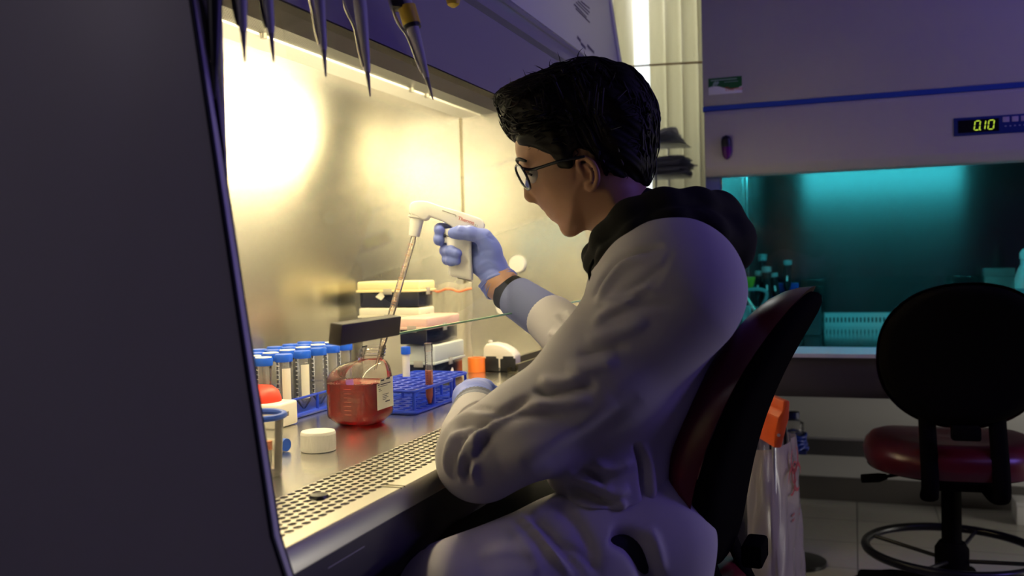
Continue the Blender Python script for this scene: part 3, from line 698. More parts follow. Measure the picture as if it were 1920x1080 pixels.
# tip boxes
def tip_box(label, x0, x1, y0, y1, z0, hb, hl, lidm, body=BOXK, lid_over=.002, sticker=None, clip=True, rz=0., lidflat=False):
    cx, cy = (x0+x1)/2, (y0+y1)/2; t = thing('pipette_tip_box', label, 'box', (cx, cy, z0), rz)
    wx, wy = (x1-x0)/2, (y1-y0)/2
    build('box_body', MB().prism([(-wx+.003, -wy+.003), (wx-.003, -wy+.003), (wx-.003, wy-.003), (-wx+.003, wy-.003)], (0, 0, 0), ((1, 0, 0), (0, 1, 0), (0, 0, 1)), .0005, hb, .003), body, t, local=True)
    o = lid_over
    ld = build('lid', MB().box(-wx-o, wx+o, -wy-o, wy+o, hb, hb+hl, .005, 3), lidm, t, local=True)
    build('lid_rim', MB().box(-wx-o-.002, wx+o+.002, -wy-o-.002, wy+o+.002, hb-.004, hb+.002, .0015), lidm, ld, local=True)
    if clip:
        build('clip', MB().box(wx+o, wx+o+.003, -.010, .010, hb-.012, hb+.006, .001), MILKY, ld, local=True)
        build('clip', MB().box(-.012, .012, -wy-o-.003, -wy-o, hb-.010, hb+.005, .001), MILKY, ld, local=True)
    if sticker:
        f, a, b_, s_ = sticker   # face, along, height, size
        if f == 'x': c = Vector((wx+.0006, a, b_)); e1, e2 = Vector((0, 1, 0)), Vector((0, 0, 1))
        else: c = Vector((a, -wy-.0006, b_)); e1, e2 = Vector((1, 0, 0)), Vector((0, 0, 1))
        build('diamond_sticker', MB().add([c-e1*s_*1.25, c-e2*s_*.7, c+e1*s_*.8, c+e1*s_*.55+e2*s_*.7, c+e2*s_*1.0], [[0, 1, 2, 3, 4]]), LABELW, t, smooth=0, local=True)
    return t
PINKL = mat('pink_lid', (.80, .52, .44), .35, vary=(20, .15)); YELL = mat('yellow_lid', (.85, .72, .38), .4)
FROST = mat('frosted_tray', (.50, .55, .53), .25, spec=.5)
Q = pz(871, 706, S); qx = Q.x; qy1 = Q.y
def y_at(u, v, X): return px_(u, v, X).y
qy0 = y_at(815, 700, qx); qx0 = py_(757, 690, qy0).x
pk0 = px_(803, 647, qx-.004); pk1 = y_at(860, 634, qx-.004); zpk = pk0.z; zb1 = zpk-S-.003
tip_box('black tip box with frosted upper tray at the bottom of the right stack', qx0, qx, qy0, qy1, S, zb1*.56, zb1*.44, FROST, sticker=('x', .012, .022, .011), lid_over=.001)
tip_box('navy tip box with dusty pink lid stacked on the frosted tray', py_(748, 640, pk0.y).x, qx-.004, pk0.y-.004, pk1+.004, zpk, .040, .024, PINKL)
by_ = 2.10
a0 = py_(674, 577, by_); a1 = py_(786, 577, by_)
zlow = a0.z
tip_box('pale frosted tip box standing under the yellow-lidded box by the steel wall', a0.x, a1.x, by_, by_+.085, S, zlow-S-.022, .021, mat('pale_lid', (.72, .68, .55), .4), body=MILKY)
zz1 = py_(674, 545, by_).z; zz2 = py_(674, 527, by_).z
tip_box('navy tip box with yellow lid and diamond sticker on top of the rear stack', a0.x-.002, a1.x+.002, by_-.002, by_+.087, zlow+.001, zz1-zlow-.002, zz2-zz1-.001, YELL, sticker=('y', -.02, .026, .0125))
# bottle of maroon liquid with black cap
mp = pz(741, 700, S); mb_ = thing('reagent_bottle', 'small bottle of maroon liquid with a black cap behind the low racks', 'bottle', (mp.x+.012, mp.y, S))
build('bottle_body', MB().lathe([(.022, .0005), (.024, .003), (.024, .062), (.018, .078), (.011, .086), (.011, .098)], n=28, cap=False), CLEARP, mb_, local=True)
build('maroon_liquid', MB().lathe([(.0218, .0015), (.0228, .004), (.0228, .050), (.0001, .050)], n=28), mat('maroon', (.16, .012, .035), .2), mb_, local=True)
build('cap', MB().lathe([(.0125, .090), (.0125, .108), (.0001, .108)], n=20), BLACK, mb_, local=True)

# clear zip bag with a red seal
by2 = 2.30
bgt = thing('zip_bag', 'crumpled clear zip bag with a red seal standing behind the tip boxes', 'bag', py_(840, 690, by2).to_tuple()[:2]+(S,))
bL, bR = py_(800, 560, by2).x, py_(882, 560, by2).x; zt_b = py_(840, 531, by2).z; zsl = py_(840, 544, by2).z
def bagfn(off):
    def fn(i, j):
        w = math.sin(9*j+4*i)*.004+math.sin(17*i+3*j)*.003+math.sin(31*i-20*j)*.0018
        x = lerp(bL-.008*j*j, bR+.008*j*j, i)+(.004*math.sin(11*j)); z = lerp(S+.001, zt_b+.004*math.sin(14*i), j)
        bulge = .028*math.sin(PI*i)**.7*(1-j)**.6
        return Vector((x, by2+off*(bulge+.0015)+w*(.3+j), z))
    return fn
bg_m = clear('bag_film', tint=(.93, .92, .88), body=(.92, .88, .76), k=.28, rough=.12, fres=1.4)
build('bag_film', MB().grid(bagfn(-1), 36, 36), bg_m, bgt, smooth=180)
build('bag_film', MB().grid(bagfn(1), 36, 36), bg_m, bgt, smooth=180)
fz = bagfn(-1); jz = (zsl-S)/(zt_b-S)
build('red_seal', MB().tube([fz(i/20, jz)-Vector((0, .0015, 0)) for i in range(21)], .003, 8), mat('seal_red', (.80, .22, .10), .4), bgt)
# orange ring
op = pz(889, 699, S); rg = thing('tape_ring', 'short orange plastic ring standing at the right of the tip boxes', 'ring', (op.x, op.y+.02, S))
ro = .0235; build('ring_shell', MB().lathe([(ro, .0005), (ro, .036), (ro-.001, .038), (ro-.009, .038), (ro-.009, .0005), (ro, .0005)], n=40, cap=False), ORANGE, rg, local=True)
# white rounded device and its black brackets
wy = 2.36
dv = thing('bench_dispenser', 'white rounded bench dispenser with small top knob behind two black brackets', 'dispenser', py_(935, 690, wy).to_tuple()[:2]+(S,))
W0, W1 = py_(905, 690, wy), py_(966, 690, wy); wtop = py_(915, 644, wy).z-S; ww = (W1.x-W0.x)/2
prof = [(-ww, 0), (ww*1.0, 0), (ww*1.0, wtop*.52), (ww*.7, wtop*.75), (ww*.2, wtop*.93), (-ww*.35, wtop), (-ww*.78, wtop*.97), (-ww*.92, wtop*.8)]
build('dispenser_body', MB().prism(prof, (0, 0, .0008), ((1, 0, 0), (0, 0, 1), (0, 1, 0)), .0, .05, .006, 3), WHITE, dv, local=True)
build('knob', MB().lathe([(.003, 0), (.003, .004), (.006, .006), (.006, .010), (.0001, .012)], (-ww*.62, .02, wtop-.004), n=20), WHITE, dv, local=True)
for k, (u0, u1, lab_) in enumerate(((906, 935, 'left black notched bracket in front of the white dispenser'), (938, 967, 'right black notched bracket beside the steel rails'))):
    a, b_ = py_(u0, 699, 2.285), py_(u1, 699, 2.285); zt2 = py_(u0, 668, 2.285).z-S; hw = (b_.x-a.x)/2
    P_ = [(-hw, 0), (hw, 0), (hw, zt2*.86), (hw*.72, zt2*.88), (hw*.72, zt2), (-hw*.62, zt2), (-hw*.62, zt2*.86), (-hw, zt2*.82)]
    tb = thing('notched_bracket', lab_, 'bracket', ((a.x+b_.x)/2, 2.285, S))
    build('bracket_plate', MB().prism(P_, (0, 0, 0), ((1, 0, 0), (0, 0, 1), (0, 1, 0)), 0, .003, .0006), BLACK, tb, local=True)
    build('bracket_foot', MB().box(-hw, hw, 0, .045, .0003, .003), BLACK, tb, local=True)
TRAYM = mat('tray_dull_steel', (.10, .09, .06), .4, .3)
# long steel trays beside the far end
for k, (u0, v0, u1, v1, lab_) in enumerate(((972, 700, 1120, 648, 'front dull steel channel rail lying at the far end of the cabinet'), (962, 688, 1110, 640, 'rear dull steel channel rail lying behind the front one'))):
    a = pz(u0, v0, S+.002); b_ = pz(u1, v1, S+.002); a = Vector((a.x, a.y, S)); d = (Vector((b_.x, b_.y, S))-a); d = d.normalized(); b_ = a+d*.42
    n_v = Vector((-d.y, d.x, 0)); zu = Vector((0, 0, 1)); mm = MB()
    for q0, q1 in (((0, .0012), (.0005, .024)), ((.0, .024), (.008, .024)), ((.0, .0012), (.030, .0012)), ((.030, .0012), (.0305, .014))):
        p0 = a+n_v*q0[0]+zu*q0[1]; p1 = a+n_v*q1[0]+zu*q1[1]; th = zu*.0015
        mm.add([p0, p1, p1+d*.42, p0+d*.42, p0+th, p1+th, p1+th+d*.42, p0+th+d*.42], [[0, 1, 2, 3], [7, 6, 5, 4], [0, 1, 5, 4], [1, 2, 6, 5], [2, 3, 7, 6], [3, 0, 4, 7]])
    tag(build('steel_rail', mm, TRAYM, loc=a.to_tuple(), smooth=20), lab_, 'rail')
# white mixer with the red dome
vp_ = pz(520, 806, S); mx0 = thing('vortex_mixer', 'white bench mixer with a red domed top at the left edge of the cabinet opening', 'mixer', (vp_.x-.040, vp_.y+.03, S), .0)
build('mixer_body', MB().prism([(-.06, -.035), (.035, -.035), (.042, -.028), (.042, .035), (-.06, .035)], (0, 0, 0), ((1, 0, 0), (0, 1, 0), (0, 0, 1)), .001, .045, .007, 3), WHITE, mx0, local=True)
build('red_dome', MB().lathe([(.036, .043), (.036, .050), (.031, .064), (.020, .073), (.0001, .076)], (-.012, 0, 0), n=36), mat('red_silicone', (.72, .05, .025), .45), mx0, local=True)
build('maker_plate', MB().box(.042, .0426, -.022, .004, .020, .028), mat('plate_grey', (.25, .24, .24), .4), mx0, local=True)
# clear tub with blue strap, orange-capped microtubes inside
tp = pz(508, 905, S); tx, ty = tp.x-.040, tp.y+.03
tub = thing('plastic_tub', 'cloudy plastic tub with a blue rim strap beside the dark side panel', 'tub', (tx, ty, S))
build('tub_wall', MB().lathe([(.029, .001), (.031, .003), (.036, .085)], n=32, cap=False), TUBEP, tub, local=True)
build('tub_floor', MB().lathe([(.029, .001), (.029, .003)], n=32), TUBEP, tub, local=True)
build('blue_strap', MB().tube([(.037*math.cos(a), .037*math.sin(a), .084) for a in np.linspace(0, 2*PI, 33)[:-1]], .0045, 8, closed=True), mat('strap_blue', (.03, .10, .55), .4), tub, local=True)
mt_ = thing('microtube', '', 'tube', (tx, ty, S+.004), group='orange-capped microtubes in the tub')
build('tube_body', MB().lathe([(.002, .0), (.005, .012), (.005, .032)], n=14), TUBEP, mt_, local=True)
build('orange_cap', MB().lathe([(.0065, .030), (.0065, .042), (.0001, .042)], n=16), ORANGE, mt_, local=True)
lab_ = 'small orange-capped tube standing inside the cloudy tub'
mt_['label'] = lab_
mt_.location = (tx+.016, ty-.010, S+.004)
for dx_, dy_ in ((.005, .016), (-.004, -.018), (-.016, .004)): dup(mt_, (tx+dx_, ty+dy_, S+.004))
# tube lying by the tub
lp = pz(531, 846, S)
ly = thing('conical_tube', 'slim white tube with dark blue cap lying beside the cloudy tub', 'tube', (lp.x, lp.y, S+.0105))
build('tube_body', MB().cyl((-.100, .02, 0), (-.004, .0, 0), .0078, n=18), mat('tube_cream', (.75, .70, .55), .4), ly, local=True)
build('cap', MB().cyl((-.008, .001, 0), (.008, -.002, 0), .0100, n=20), CAPB, ly, local=True)

# ------------------------------------------------------------------ micropipettes hanging in front of the sash
VIOL = mat('pipette_shaft', (.34, .33, .42), .35); PYEL = mat('pipette_yellow', (.55, .38, .03), .4)
EJ = mat('ejector_steel', (.7, .68, .6), .25, .9)
PIP = [((403, 186), (402, -40), .86, 'leftmost dark micropipette hanging beside the side panel', .0080, BLACK),
       ((459, 116), (451, -40), .90, 'second hanging micropipette, its tip over the bright corner', .0072, VIOL),
       ((513, 116), (499, -40), .96, 'third hanging micropipette from the left, short tip', .0072, VIOL),
       ((611, 144), (596, -40), 1.03, 'fourth hanging micropipette from the left, in the gap before the wide one', .0070, VIOL),
       ((694, 181), (670, -40), 1.13, 'fifth hanging micropipette with a long slender tip and bent ejector', .0080, VIOL),
       ((812, 187), (756, -10), 1.22, 'rightmost hanging micropipette with yellow collar and black body', .0088, VIOL)]
rack_z = 1.60
for i, (tp_, up_p, dep, lab_, r0, mm_) in enumerate(PIP):
    a = pd(*tp_, dep); b_ = pd(*up_p, dep+.01); d = (b_-a).normalized()
    t = thing('micropipette', lab_, 'pipette', a.to_tuple(), group='micropipettes hanging on the rack')
    s1 = .030; L1 = (b_-a).length
    build('tip', MB().cyl(a, a+d*s1, .0009, .0030, n=12), BLACK if i == 0 else mat('tip_grey', (.16, .15, .18), .4), t)
    build('shaft', MB().lathe([(.0034, s1), (.0040, s1+.004), (r0*.72, .062), (r0, .105), (r0, .150)], a, d, n=20), mm_, t)
    sdv = (F_*-.2 - R_).normalized()
    ejp = [a+d*(s1+.006)+sdv*.004, a+d*.052+sdv*.0068, a+d*.085+sdv*.010, a+d*.110+sdv*.0185, a+d*.150+sdv*.020]
    build('ejector_arm', MB().tube(bez(ejp, 14), .0021, 8), EJ if i > 2 else BLACK, t)
    if i == 5:
        build('collar', MB().lathe([(.0118, .103), (.0118, .128), (.0095, .129)], a, d, n=24), PYEL, t)
        build('collar_ring', MB().lathe([(.0112, .098), (.0112, .1032)], a, d, n=24), BLACK, t)
    bo = MB().lathe([(r0, .149), (.013, .155), (.0145, .20), (.0145, .255), (.010, .262), (.0001, .263)], a, d, n=20)
    if i == 5: bo.obox(a+d*.155+sdv*.012, (d, sdv, d.cross(sdv)), (.032, .009, .010), .003)
    build('handle_body', bo, BLACK if i in (0, 5) else mm_, t)
    hk = a+d*.270; build('hanger_hook', MB().tube([a+d*.255+sdv*-.008, hk-sdv*.012, Vector((hk.x, hk.y, 1.62)), Vector((hk.x, hk.y, 1.656))], .003, 6), BLACK, t)
    build('plunger', MB().lathe([(.004, .262), (.004, .280), (.008, .281), (.008, .287), (.0001, .288)], a, d, n=16), PYEL if i == 5 else WHITE_S, t)
tq = pd(850, 14, 1.30)
t = thing('micropipette', 'micropipette whose round yellow end just shows at the top edge, right of the collared one', 'pipette', tq.to_tuple(), group='micropipettes hanging on the rack')
build('yellow_end', MB().lathe([(.003, 0), (.0085, .004), (.0105, .014), (.0105, .022)], tq, (0, 0, 1), n=20), PYEL, t)
build('handle_body', MB().lathe([(.0095, .020), (.0130, .05), (.0130, .15), (.0001, .16)], tq, (0, 0, 1), n=20), BLACK, t)
pk_ = thing('pipette_rack', 'pipette hanger bar on the front of the lit cabinet header', 'rack', (-.56, 1.05, 1.66))
build('bar', MB().box(-.6675, -.50, .66, 1.45, 1.655, 1.668, .003), BLACK, pk_)
# ------------------------------------------------------------------ smooth solids from distance fields
def V3(p): return np.array([p[0], p[1], p[2]], dtype=np.float32)
def cap(P, a, b, ra, rb, sq=None, k=1.):
    """tapered capsule; sq = unit direction in which the section is squeezed (k<1 makes it wider along sq)"""
    a = V3(a); b = V3(b); d = b-a; q = P-a
    if sq is not None:
        s_ = V3(sq); q = q + np.outer(q @ s_, s_)*(k-1); d = d + s_*float(d @ s_)*(k-1)
    L = float(d @ d)+1e-9; t = np.clip(q @ d/L, 0, 1)
    return np.linalg.norm(q-np.outer(t, d), axis=1)-(ra+(rb-ra)*t)
def chain(P, pts, rs, sm=.0):
    r = None
    for i in range(len(pts)-1):
        c = cap(P, pts[i], pts[i+1], rs[i], rs[i+1]); r = c if r is None else (smin(r, c, sm) if sm else np.minimum(r, c))
    return r
def ellip(P, c, ax, r):
    q = P-V3(c); M = np.array([V3(a) for a in ax]); l = (q @ M.T)/np.array(r, dtype=np.float32)
    n = np.linalg.norm(l, axis=1); return (n-1)*min(r)*1.0
def smin(a, b, k):
    h = np.clip(.5+.5*(b-a)/k, 0, 1); return b+(a-b)*h-k*h*(1-h)
def smax(a, b, k): return -smin(-a, -b, k)
def nets(f, lo, hi, h, margin=1.7):
    lo = np.array(lo, dtype=np.float32); n = np.ceil((np.array(hi)-lo)/h).astype(int)+1; B = 10
    n = ((n+B-1)//B)*B; G = np.ones(n, dtype=np.float32); nb = n//B
    bi = np.stack(np.meshgrid(*[np.arange(k) for k in nb], indexing='ij'), -1).reshape(-1, 3)
    cen = lo+(bi*B+(B-1)/2)*h; fc = f(cen.astype(np.float32)); rad = B*h*.866*margin
    off = np.stack(np.meshgrid(*[np.arange(B)]*3, indexing='ij'), -1).reshape(-1, 3)
    near = np.abs(fc) < rad
    for (i, j, k), v in zip(bi[~near], fc[~near]): G[i*B:i*B+B, j*B:j*B+B, k*B:k*B+B] = v
    nbk = bi[near]; CH = 400
    for c0 in range(0, len(nbk), CH):
        bb = nbk[c0:c0+CH]; pts = (lo+((bb*B)[:, None, :]+off[None])*h).reshape(-1, 3).astype(np.float32)
        vals = f(pts).reshape(len(bb), B, B, B)
        for (i, j, k), v in zip(bb, vals): G[i*B:i*B+B, j*B:j*B+B, k*B:k*B+B] = v
    s = G < 0; c = np.zeros(tuple(n-1), dtype=np.uint8)
    for dx in (0, 1):
        for dy in (0, 1):
            for dz in (0, 1): c += s[dx:n[0]-1+dx, dy:n[1]-1+dy, dz:n[2]-1+dz]
    act = np.argwhere((c > 0) & (c < 8)); idx = -np.ones(tuple(n-1), dtype=np.int64); idx[tuple(act.T)] = np.arange(len(act))
    acc = np.zeros((len(act), 3)); cnt = np.zeros(len(act))
    co = [(0, 0, 0), (1, 0, 0), (0, 1, 0), (1, 1, 0), (0, 0, 1), (1, 0, 1), (0, 1, 1), (1, 1, 1)]
    for e0, e1 in ((0, 1), (2, 3), (4, 5), (6, 7), (0, 2), (1, 3), (4, 6), (5, 7), (0, 4), (1, 5), (2, 6), (3, 7)):
        a = np.array(co[e0]); b = np.array(co[e1]); va = G[tuple((act+a).T)]; vb = G[tuple((act+b).T)]
        m = (va < 0) != (vb < 0); t = np.where(m, va/(va-vb+1e-12), 0)
        acc[m] += (a+(b-a)*t[:, None])[m]; cnt[m] += 1
    verts = lo+(act+acc/cnt[:, None])*h; faces = []
    for ax in range(3):
        o1, o2 = (ax+1) % 3, (ax+2) % 3; e = [0, 0, 0]; e[ax] = 1
        sl0 = [slice(1, k-1) for k in n]; sl0[ax] = slice(0, n[ax]-1); sl1 = list(sl0); sl1[ax] = slice(1, n[ax])
        ch = np.argwhere(s[tuple(sl0)] != s[tuple(sl1)]); base = np.array([1, 1, 1]); base[ax] = 0; ch = ch+base
        d1 = np.zeros(3, int); d1[o1] = 1; d2 = np.zeros(3, int); d2[o2] = 1
        q = np.stack([idx[tuple((ch-d1-d2).T)], idx[tuple((ch-d2).T)], idx[tuple(ch.T)], idx[tuple((ch-d1).T)]], 1)
        fl = ~s[tuple(ch.T)]; q[fl] = q[fl][:, ::-1]; faces.append(q)
    F = np.concatenate(faces); F = F[(F >= 0).all(1)]
    return verts, F
def relax(V, F, it=2, lam=.5):
    e = np.concatenate([F[:, [0, 1]], F[:, [1, 2]], F[:, [2, 3]], F[:, [3, 0]]]); 
    for _ in range(it):
        s = np.zeros_like(V); c = np.zeros(len(V))
        np.add.at(s, e[:, 0], V[e[:, 1]]); np.add.at(s, e[:, 1], V[e[:, 0]]); np.add.at(c, e[:, 0], 1); np.add.at(c, e[:, 1], 1)
        V = V+lam*(s/np.maximum(c, 1)[:, None]-V)
    return V
def normals(V, F):
    nrm = np.cross(V[F[:, 2]]-V[F[:, 0]], V[F[:, 3]]-V[F[:, 1]]); N = np.zeros_like(V)
    for k in range(4): np.add.at(N, F[:, k], nrm)
    return N/(np.linalg.norm(N, axis=1)[:, None]+1e-12)
def to_px(V):
    c = (V-CO) @ CM; return np.stack([960+FPX*c[:, 0]/c[:, 2], 540+FPX*c[:, 1]/c[:, 2]], 1), c[:, 2]
def seg_d(p, poly):
    best = np.full(len(p), 1e9); par = np.zeros(len(p)); n = len(poly)-1
    for i in range(n):
        a = np.array(poly[i], float); b = np.array(poly[i+1], float); d = b-a; t = np.clip(((p-a) @ d)/(d @ d+1e-9), 0, 1)
        e = np.linalg.norm(p-a-t[:, None]*d, axis=1); par = np.where(e < best, (i+t)/n, par); best = np.minimum(best, e)
    return best, np.clip(np.minimum(par, 1-par)*4.5, 0, 1)**.7
def fold(V, F, folds, maxdep=None):
    """cloth folds: each (path, width, height) lifts or sinks the cloth on the visible side along the path"""
    N = normals(V, F); p, dep = to_px(V); D = np.zeros(len(V)); face = np.clip(-(N @ np.array(F_))*2+.3, 0, 1)
    for poly, w, a, *dr in folds:
        P = [(q.x, q.y) for q in bez([(x, y, 0) for x, y in poly], 18)] if len(poly) > 2 else poly
        ds_, tp_ = seg_d(p, P); g = np.exp(-(ds_/w)**2)*a*face*tp_
        if dr: g = g*((dep > dr[0]) & (dep < dr[1]))
        D += g
    return V+N*D[:, None]
def fbm(P, s, seed=0, oc=3):
    r = np.random.default_rng(seed); out = np.zeros(len(P)); a = 1.
    for o in range(oc):
        for _ in range(4):
            k = r.normal(size=3); k /= np.linalg.norm(k); out += a*np.sin(P @ k*s*(1.9**o)*r.uniform(.7, 1.3)+r.uniform(0, 6.28))*.35
        a *= .55
    return out
def poly_sd(x, y, poly):
    """signed distance to a closed polygon, positive inside"""
    d = np.full(len(x), 1e9, dtype=np.float32); ins = np.zeros(len(x), bool); n = len(poly)
    for i in range(n):
        ax_, ay = poly[i]; bx_, by_ = poly[(i+1) % n]; ex, ey = bx_-ax_, by_-ay; wx, wy = x-ax_, y-ay
        t = np.clip((wx*ex+wy*ey)/(ex*ex+ey*ey+1e-12), 0, 1); d = np.minimum(d, (wx-t*ex)**2+(wy-t*ey)**2)
        c = ((ay > y) != (by_ > y)) & (x < (bx_-ax_)*(y-ay)/(by_-ay+1e-12)+ax_); ins ^= c
    d = np.sqrt(d); return np.where(ins, d, -d)
def inflate(d_in, w, T, D):
    q = np.clip(np.abs(w)/T, 0, 1); g = D*(1-np.sqrt(np.maximum(1-q*q, 0)))
    return g+np.maximum(np.abs(w)-T, 0)-np.minimum(d_in, D)
def smooth_poly(pts, n=3):
    P = [Vector((x, y, 0)) for x, y in pts]; m = len(P); out = []
    for i in range(m):
        a, b, c, d = P[i-1], P[i], P[(i+1) % m], P[(i+2) % m]
        for k in range(n):
            t = k/n; q = .5*((2*b)+(c-a)*t+(2*a-5*b+4*c-d)*t*t+(3*b-a-3*c+d)*t**3); out.append((q.x, q.y))
    return out

# ------------------------------------------------------------------ materials of the person
SKIN = mat('skin', (.33, .172, .105), .5, spec=.4, sub=.12, vary=(30, .12))
HAIRM = mat('dark_hair', (.0075, .0055, .0045), .55, spec=.28)
COATM = mat('grey_coat_cloth', (.38, .362, .385), .88, spec=.25, bump=(900, .25, (1, 1, 1), .0004))
CUFFM = mat('knit_cuff', (.115, .135, .27), .8, bump=(600, .4, (1, 1, 1), .0005))
HOODM = mat('black_hoodie_cloth', (.0085, .0085, .0075), .95, spec=.2, bump=(500, .3, (1, 1, 1), .0005))
GLOVE = mat('nitrile_glove', (.16, .21, .60), .42, spec=.4, bump=(120, .25, (1, 1, 1), .0008))
TROUS = mat('black_trousers', (.010, .010, .011), .9)

person = thing('person', 'young person in glasses, grey coat over black hoodie and blue gloves, seated pipetting', 'person', (-.27, 1.45, .0))

# ---- head and neck: profile in the plane of the nose, swelled sideways
HD_ = 1.45; hs = HD_/FPX; HC = pd(1100, 290, HD_)
turn = math.radians(7)
hf = (-R_*math.cos(turn)+F_*math.sin(turn)).normalized(); hu = U_.copy(); hl = hu.cross(hf).normalized()   # forward, up, toward the far side
if hl.dot(F_) < 0: hl = -hl
def P2(pts): return [((1100-u)*hs, (290-v)*hs) for u, v in pts]
FACE = P2([(966, 262), (966, 285), (972, 299), (980, 311), (989, 322), (995, 345), (1003, 368), (1009, 382), (1015, 391), (1021, 396), (1026, 400), (1029, 404),
           (1030.5, 406.5), (1034, 408), (1036, 412), (1040, 416), (1047, 421), (1052, 428), (1059, 435), (1069, 439.5), (1084, 437), (1100, 431), (1111, 436), (1118, 455),
           (1135, 500), (1170, 560), (1250, 545), (1238, 480), (1222, 420), (1210, 350), (1214, 300), (1216, 245), (1204, 190), (1170, 150), (1110, 134), (1050, 142), (1000, 178), (974, 222)])
FACE = smooth_poly(FACE, 2)
def headpt(u, v, lat): return pd(u, v, HD_)+hl*lat
NA, NB = headpt(983, 326, 0), headpt(993.5, 366.5, 0)
NT = headpt(997, 370, 0)
EARD = -.073
def ear_pt(u, v, out=0.): return pd(u, v, HD_-.079-out)
HEL = [ear_pt(*q) for q in ((1096, 331, -.010), (1088, 317, -.004), (1083, 306, .0), (1086, 298, .001), (1095, 296, .002), (1108, 302, .004), (1117, 315, .007), (1121, 331, .008), (1118, 344, .006), (1113, 352, .002), (1108, 354, 0), (1105, 349, -.002))]
HEL = bez(HEL, 26)
ANT = bez([ear_pt(*q) for q in ((1094, 308, -.002), (1102, 311, 0), (1109, 322, .002), (1110, 335, .002), (1106, 344, -.001))], 12)
TRG = ear_pt(1096, 333, -.007)
def body_sdf(P):
    q = P-V3(HC); a = q @ V3(hf); b = q @ V3(hu); w = q @ V3(hl)
    d = poly_sd(a, b, FACE)
    T = .0745-.016*np.clip((a-.045)/.06, 0, 1)-.008*np.clip((-b-.06)/.06, 0, 1)
    T = T-.019*np.clip((-b-.115)/.03, 0, 1)
    f = inflate(d, w, T, .072)
    aw = np.abs(w); Q = P-np.outer(w-aw, V3(hl))   # mirrored to one side
    sy = lambda p: V3(p)
    # brow, cheek, eye socket, jaw
    f = smin(f, cap(Q, headpt(978, 309, .004), headpt(990, 312, .036), .0055, .0045), .012)
    f = smax(f, -ellip(Q, headpt(984, 333, .033), (hf, hl, hu), (.013, .016, .011)), .010)
    f = smin(f, cap(Q, headpt(1010, 350, .038), headpt(1035, 346, .052), .010, .012), .025)
    # nose
    f = smin(f, cap(P, NA, NB, .0052, .0075, hl, .8), .009)
    f = smin(f, cap(P, NB, NT, .0082, .0082), .006)
    f = smin(f, cap(Q, headpt(1003, 372, .009), headpt(1006, 374, .011), .0058, .0058), .006)
    # lips
    f = smin(f, cap(Q, headpt(1024.5, 399.5, 0), headpt(1034, 402, .020), .0042, .002), .005)
    f = smin(f, cap(Q, headpt(1033.5, 409, 0), headpt(1040, 406, .019), .0044, .002), .005)
    f = smin(f, cap(Q, headpt(1066, 430, 0), headpt(1068, 430, .012), .010, .010), .012)
    # ear
    Pe = Q  # both ears: fold the far half over to the near half
    Pn = P-np.outer(w+aw, V3(hl)); e = chain(Pn, HEL, [.0035]+[.0042]*(len(HEL)-4)+[.0055, .0062, .005])
    e = smin(e, chain(Pn, ANT, [.0028]*len(ANT)), .003)
    e = smin(e, cap(Pn, TRG, TRG+hl*.006, .0045, .006), .003)
    e = smin(e, ellip(Pn, ear_pt(1106, 326, -.008), ((R_*.95+U_*-.2).normalized(), (U_+R_*.2).normalized(), F_), (.0125, .021, .0055)), .004)
    f = smin(f, e, .003)
    # trunk, arms (under the clothes) and bare wrists
    tr = cap(P, pd(1225, 560, 1.46), pd(1155, 930, 1.46), .075, .066, F_, .7)
    tr = smin(tr, cap(P, pd(1255, 545, 1.33), pd(1230, 550, 1.60), .05, .05), .05)
    f = smin(f, tr, .04)
    L = chain(P, [pd(1262, 545, 1.30), pd(908, 850, 1.315), pd(893, 770, 1.555), pd(890, 752, 1.63)], [.045, .036, .027, .024], .02)
    Rr = chain(P, [pd(1205, 540, 1.62), pd(1120, 680, 1.61), pd(992, 578, 1.765), pd(938, 532, 1.81), pd(905, 480, 1.824)], [.045, .036, .032, .0290, .0155], .02)
    f = smin(f, L, .02); f = smin(f, Rr, .02)
    f = smin(f, chain(P, [pd(1235, 960, 1.40), pd(830, 1100, 1.27)], [.075, .05]), .04)
    f = smin(f, chain(P, [pd(1180, 970, 1.54), pd(830, 1105, 1.50)], [.06, .045]), .04)
    return f
lo = (-.78, 1.02, .48); hi = (-.12, 1.78, 1.38)
bv, bf = nets(body_sdf, lo, hi, .0026); bv = relax(bv, bf, 1, .4)
body = build('body', (bv, bf), SKIN, person, smooth=180)
# eyes, brows
for sgn in (-1, 1):
    e = headpt(1007, 335, sgn*.030)
    eb = build('eye', MB().ell(e, (hf, hl, hu), (.0115, .0115, .0115), 20, 14), mat('eye_white', (.55, .52, .48), .2), person, smooth=180)
    build('iris', MB().ell(e+hf*.0075-hu*.003, (hf, hl, hu), (.0045, .0052, .0052), 14, 10), mat('iris_dark', (.02, .012, .008), .15), eb, smooth=180)
    build('eyelid', MB().tube(bez([e+hf*.004+hl*sgn*-.012+hu*.002, e+hf*.0105+hl*sgn*-.005+hu*.004, e+hf*.0105+hl*sgn*.005+hu*.004, e+hf*.004+hl*sgn*.0118+hu*.0005], 10), .0019, 8), mat('lash_dark', (.03, .018, .012), .6), eb, smooth=180)
    bp = bez([headpt(975, 306, sgn*.010), headpt(976, 303.5, sgn*.024), headpt(984, 305, sgn*.038), headpt(996, 310, sgn*.049)], 12)
    build('eyebrow', MB().tube([p+hf*.0025 for p in bp], [.0016+.0014*math.sin(PI*(i+2)/15) for i in range(13)], 8), HAIRM, person, smooth=180)

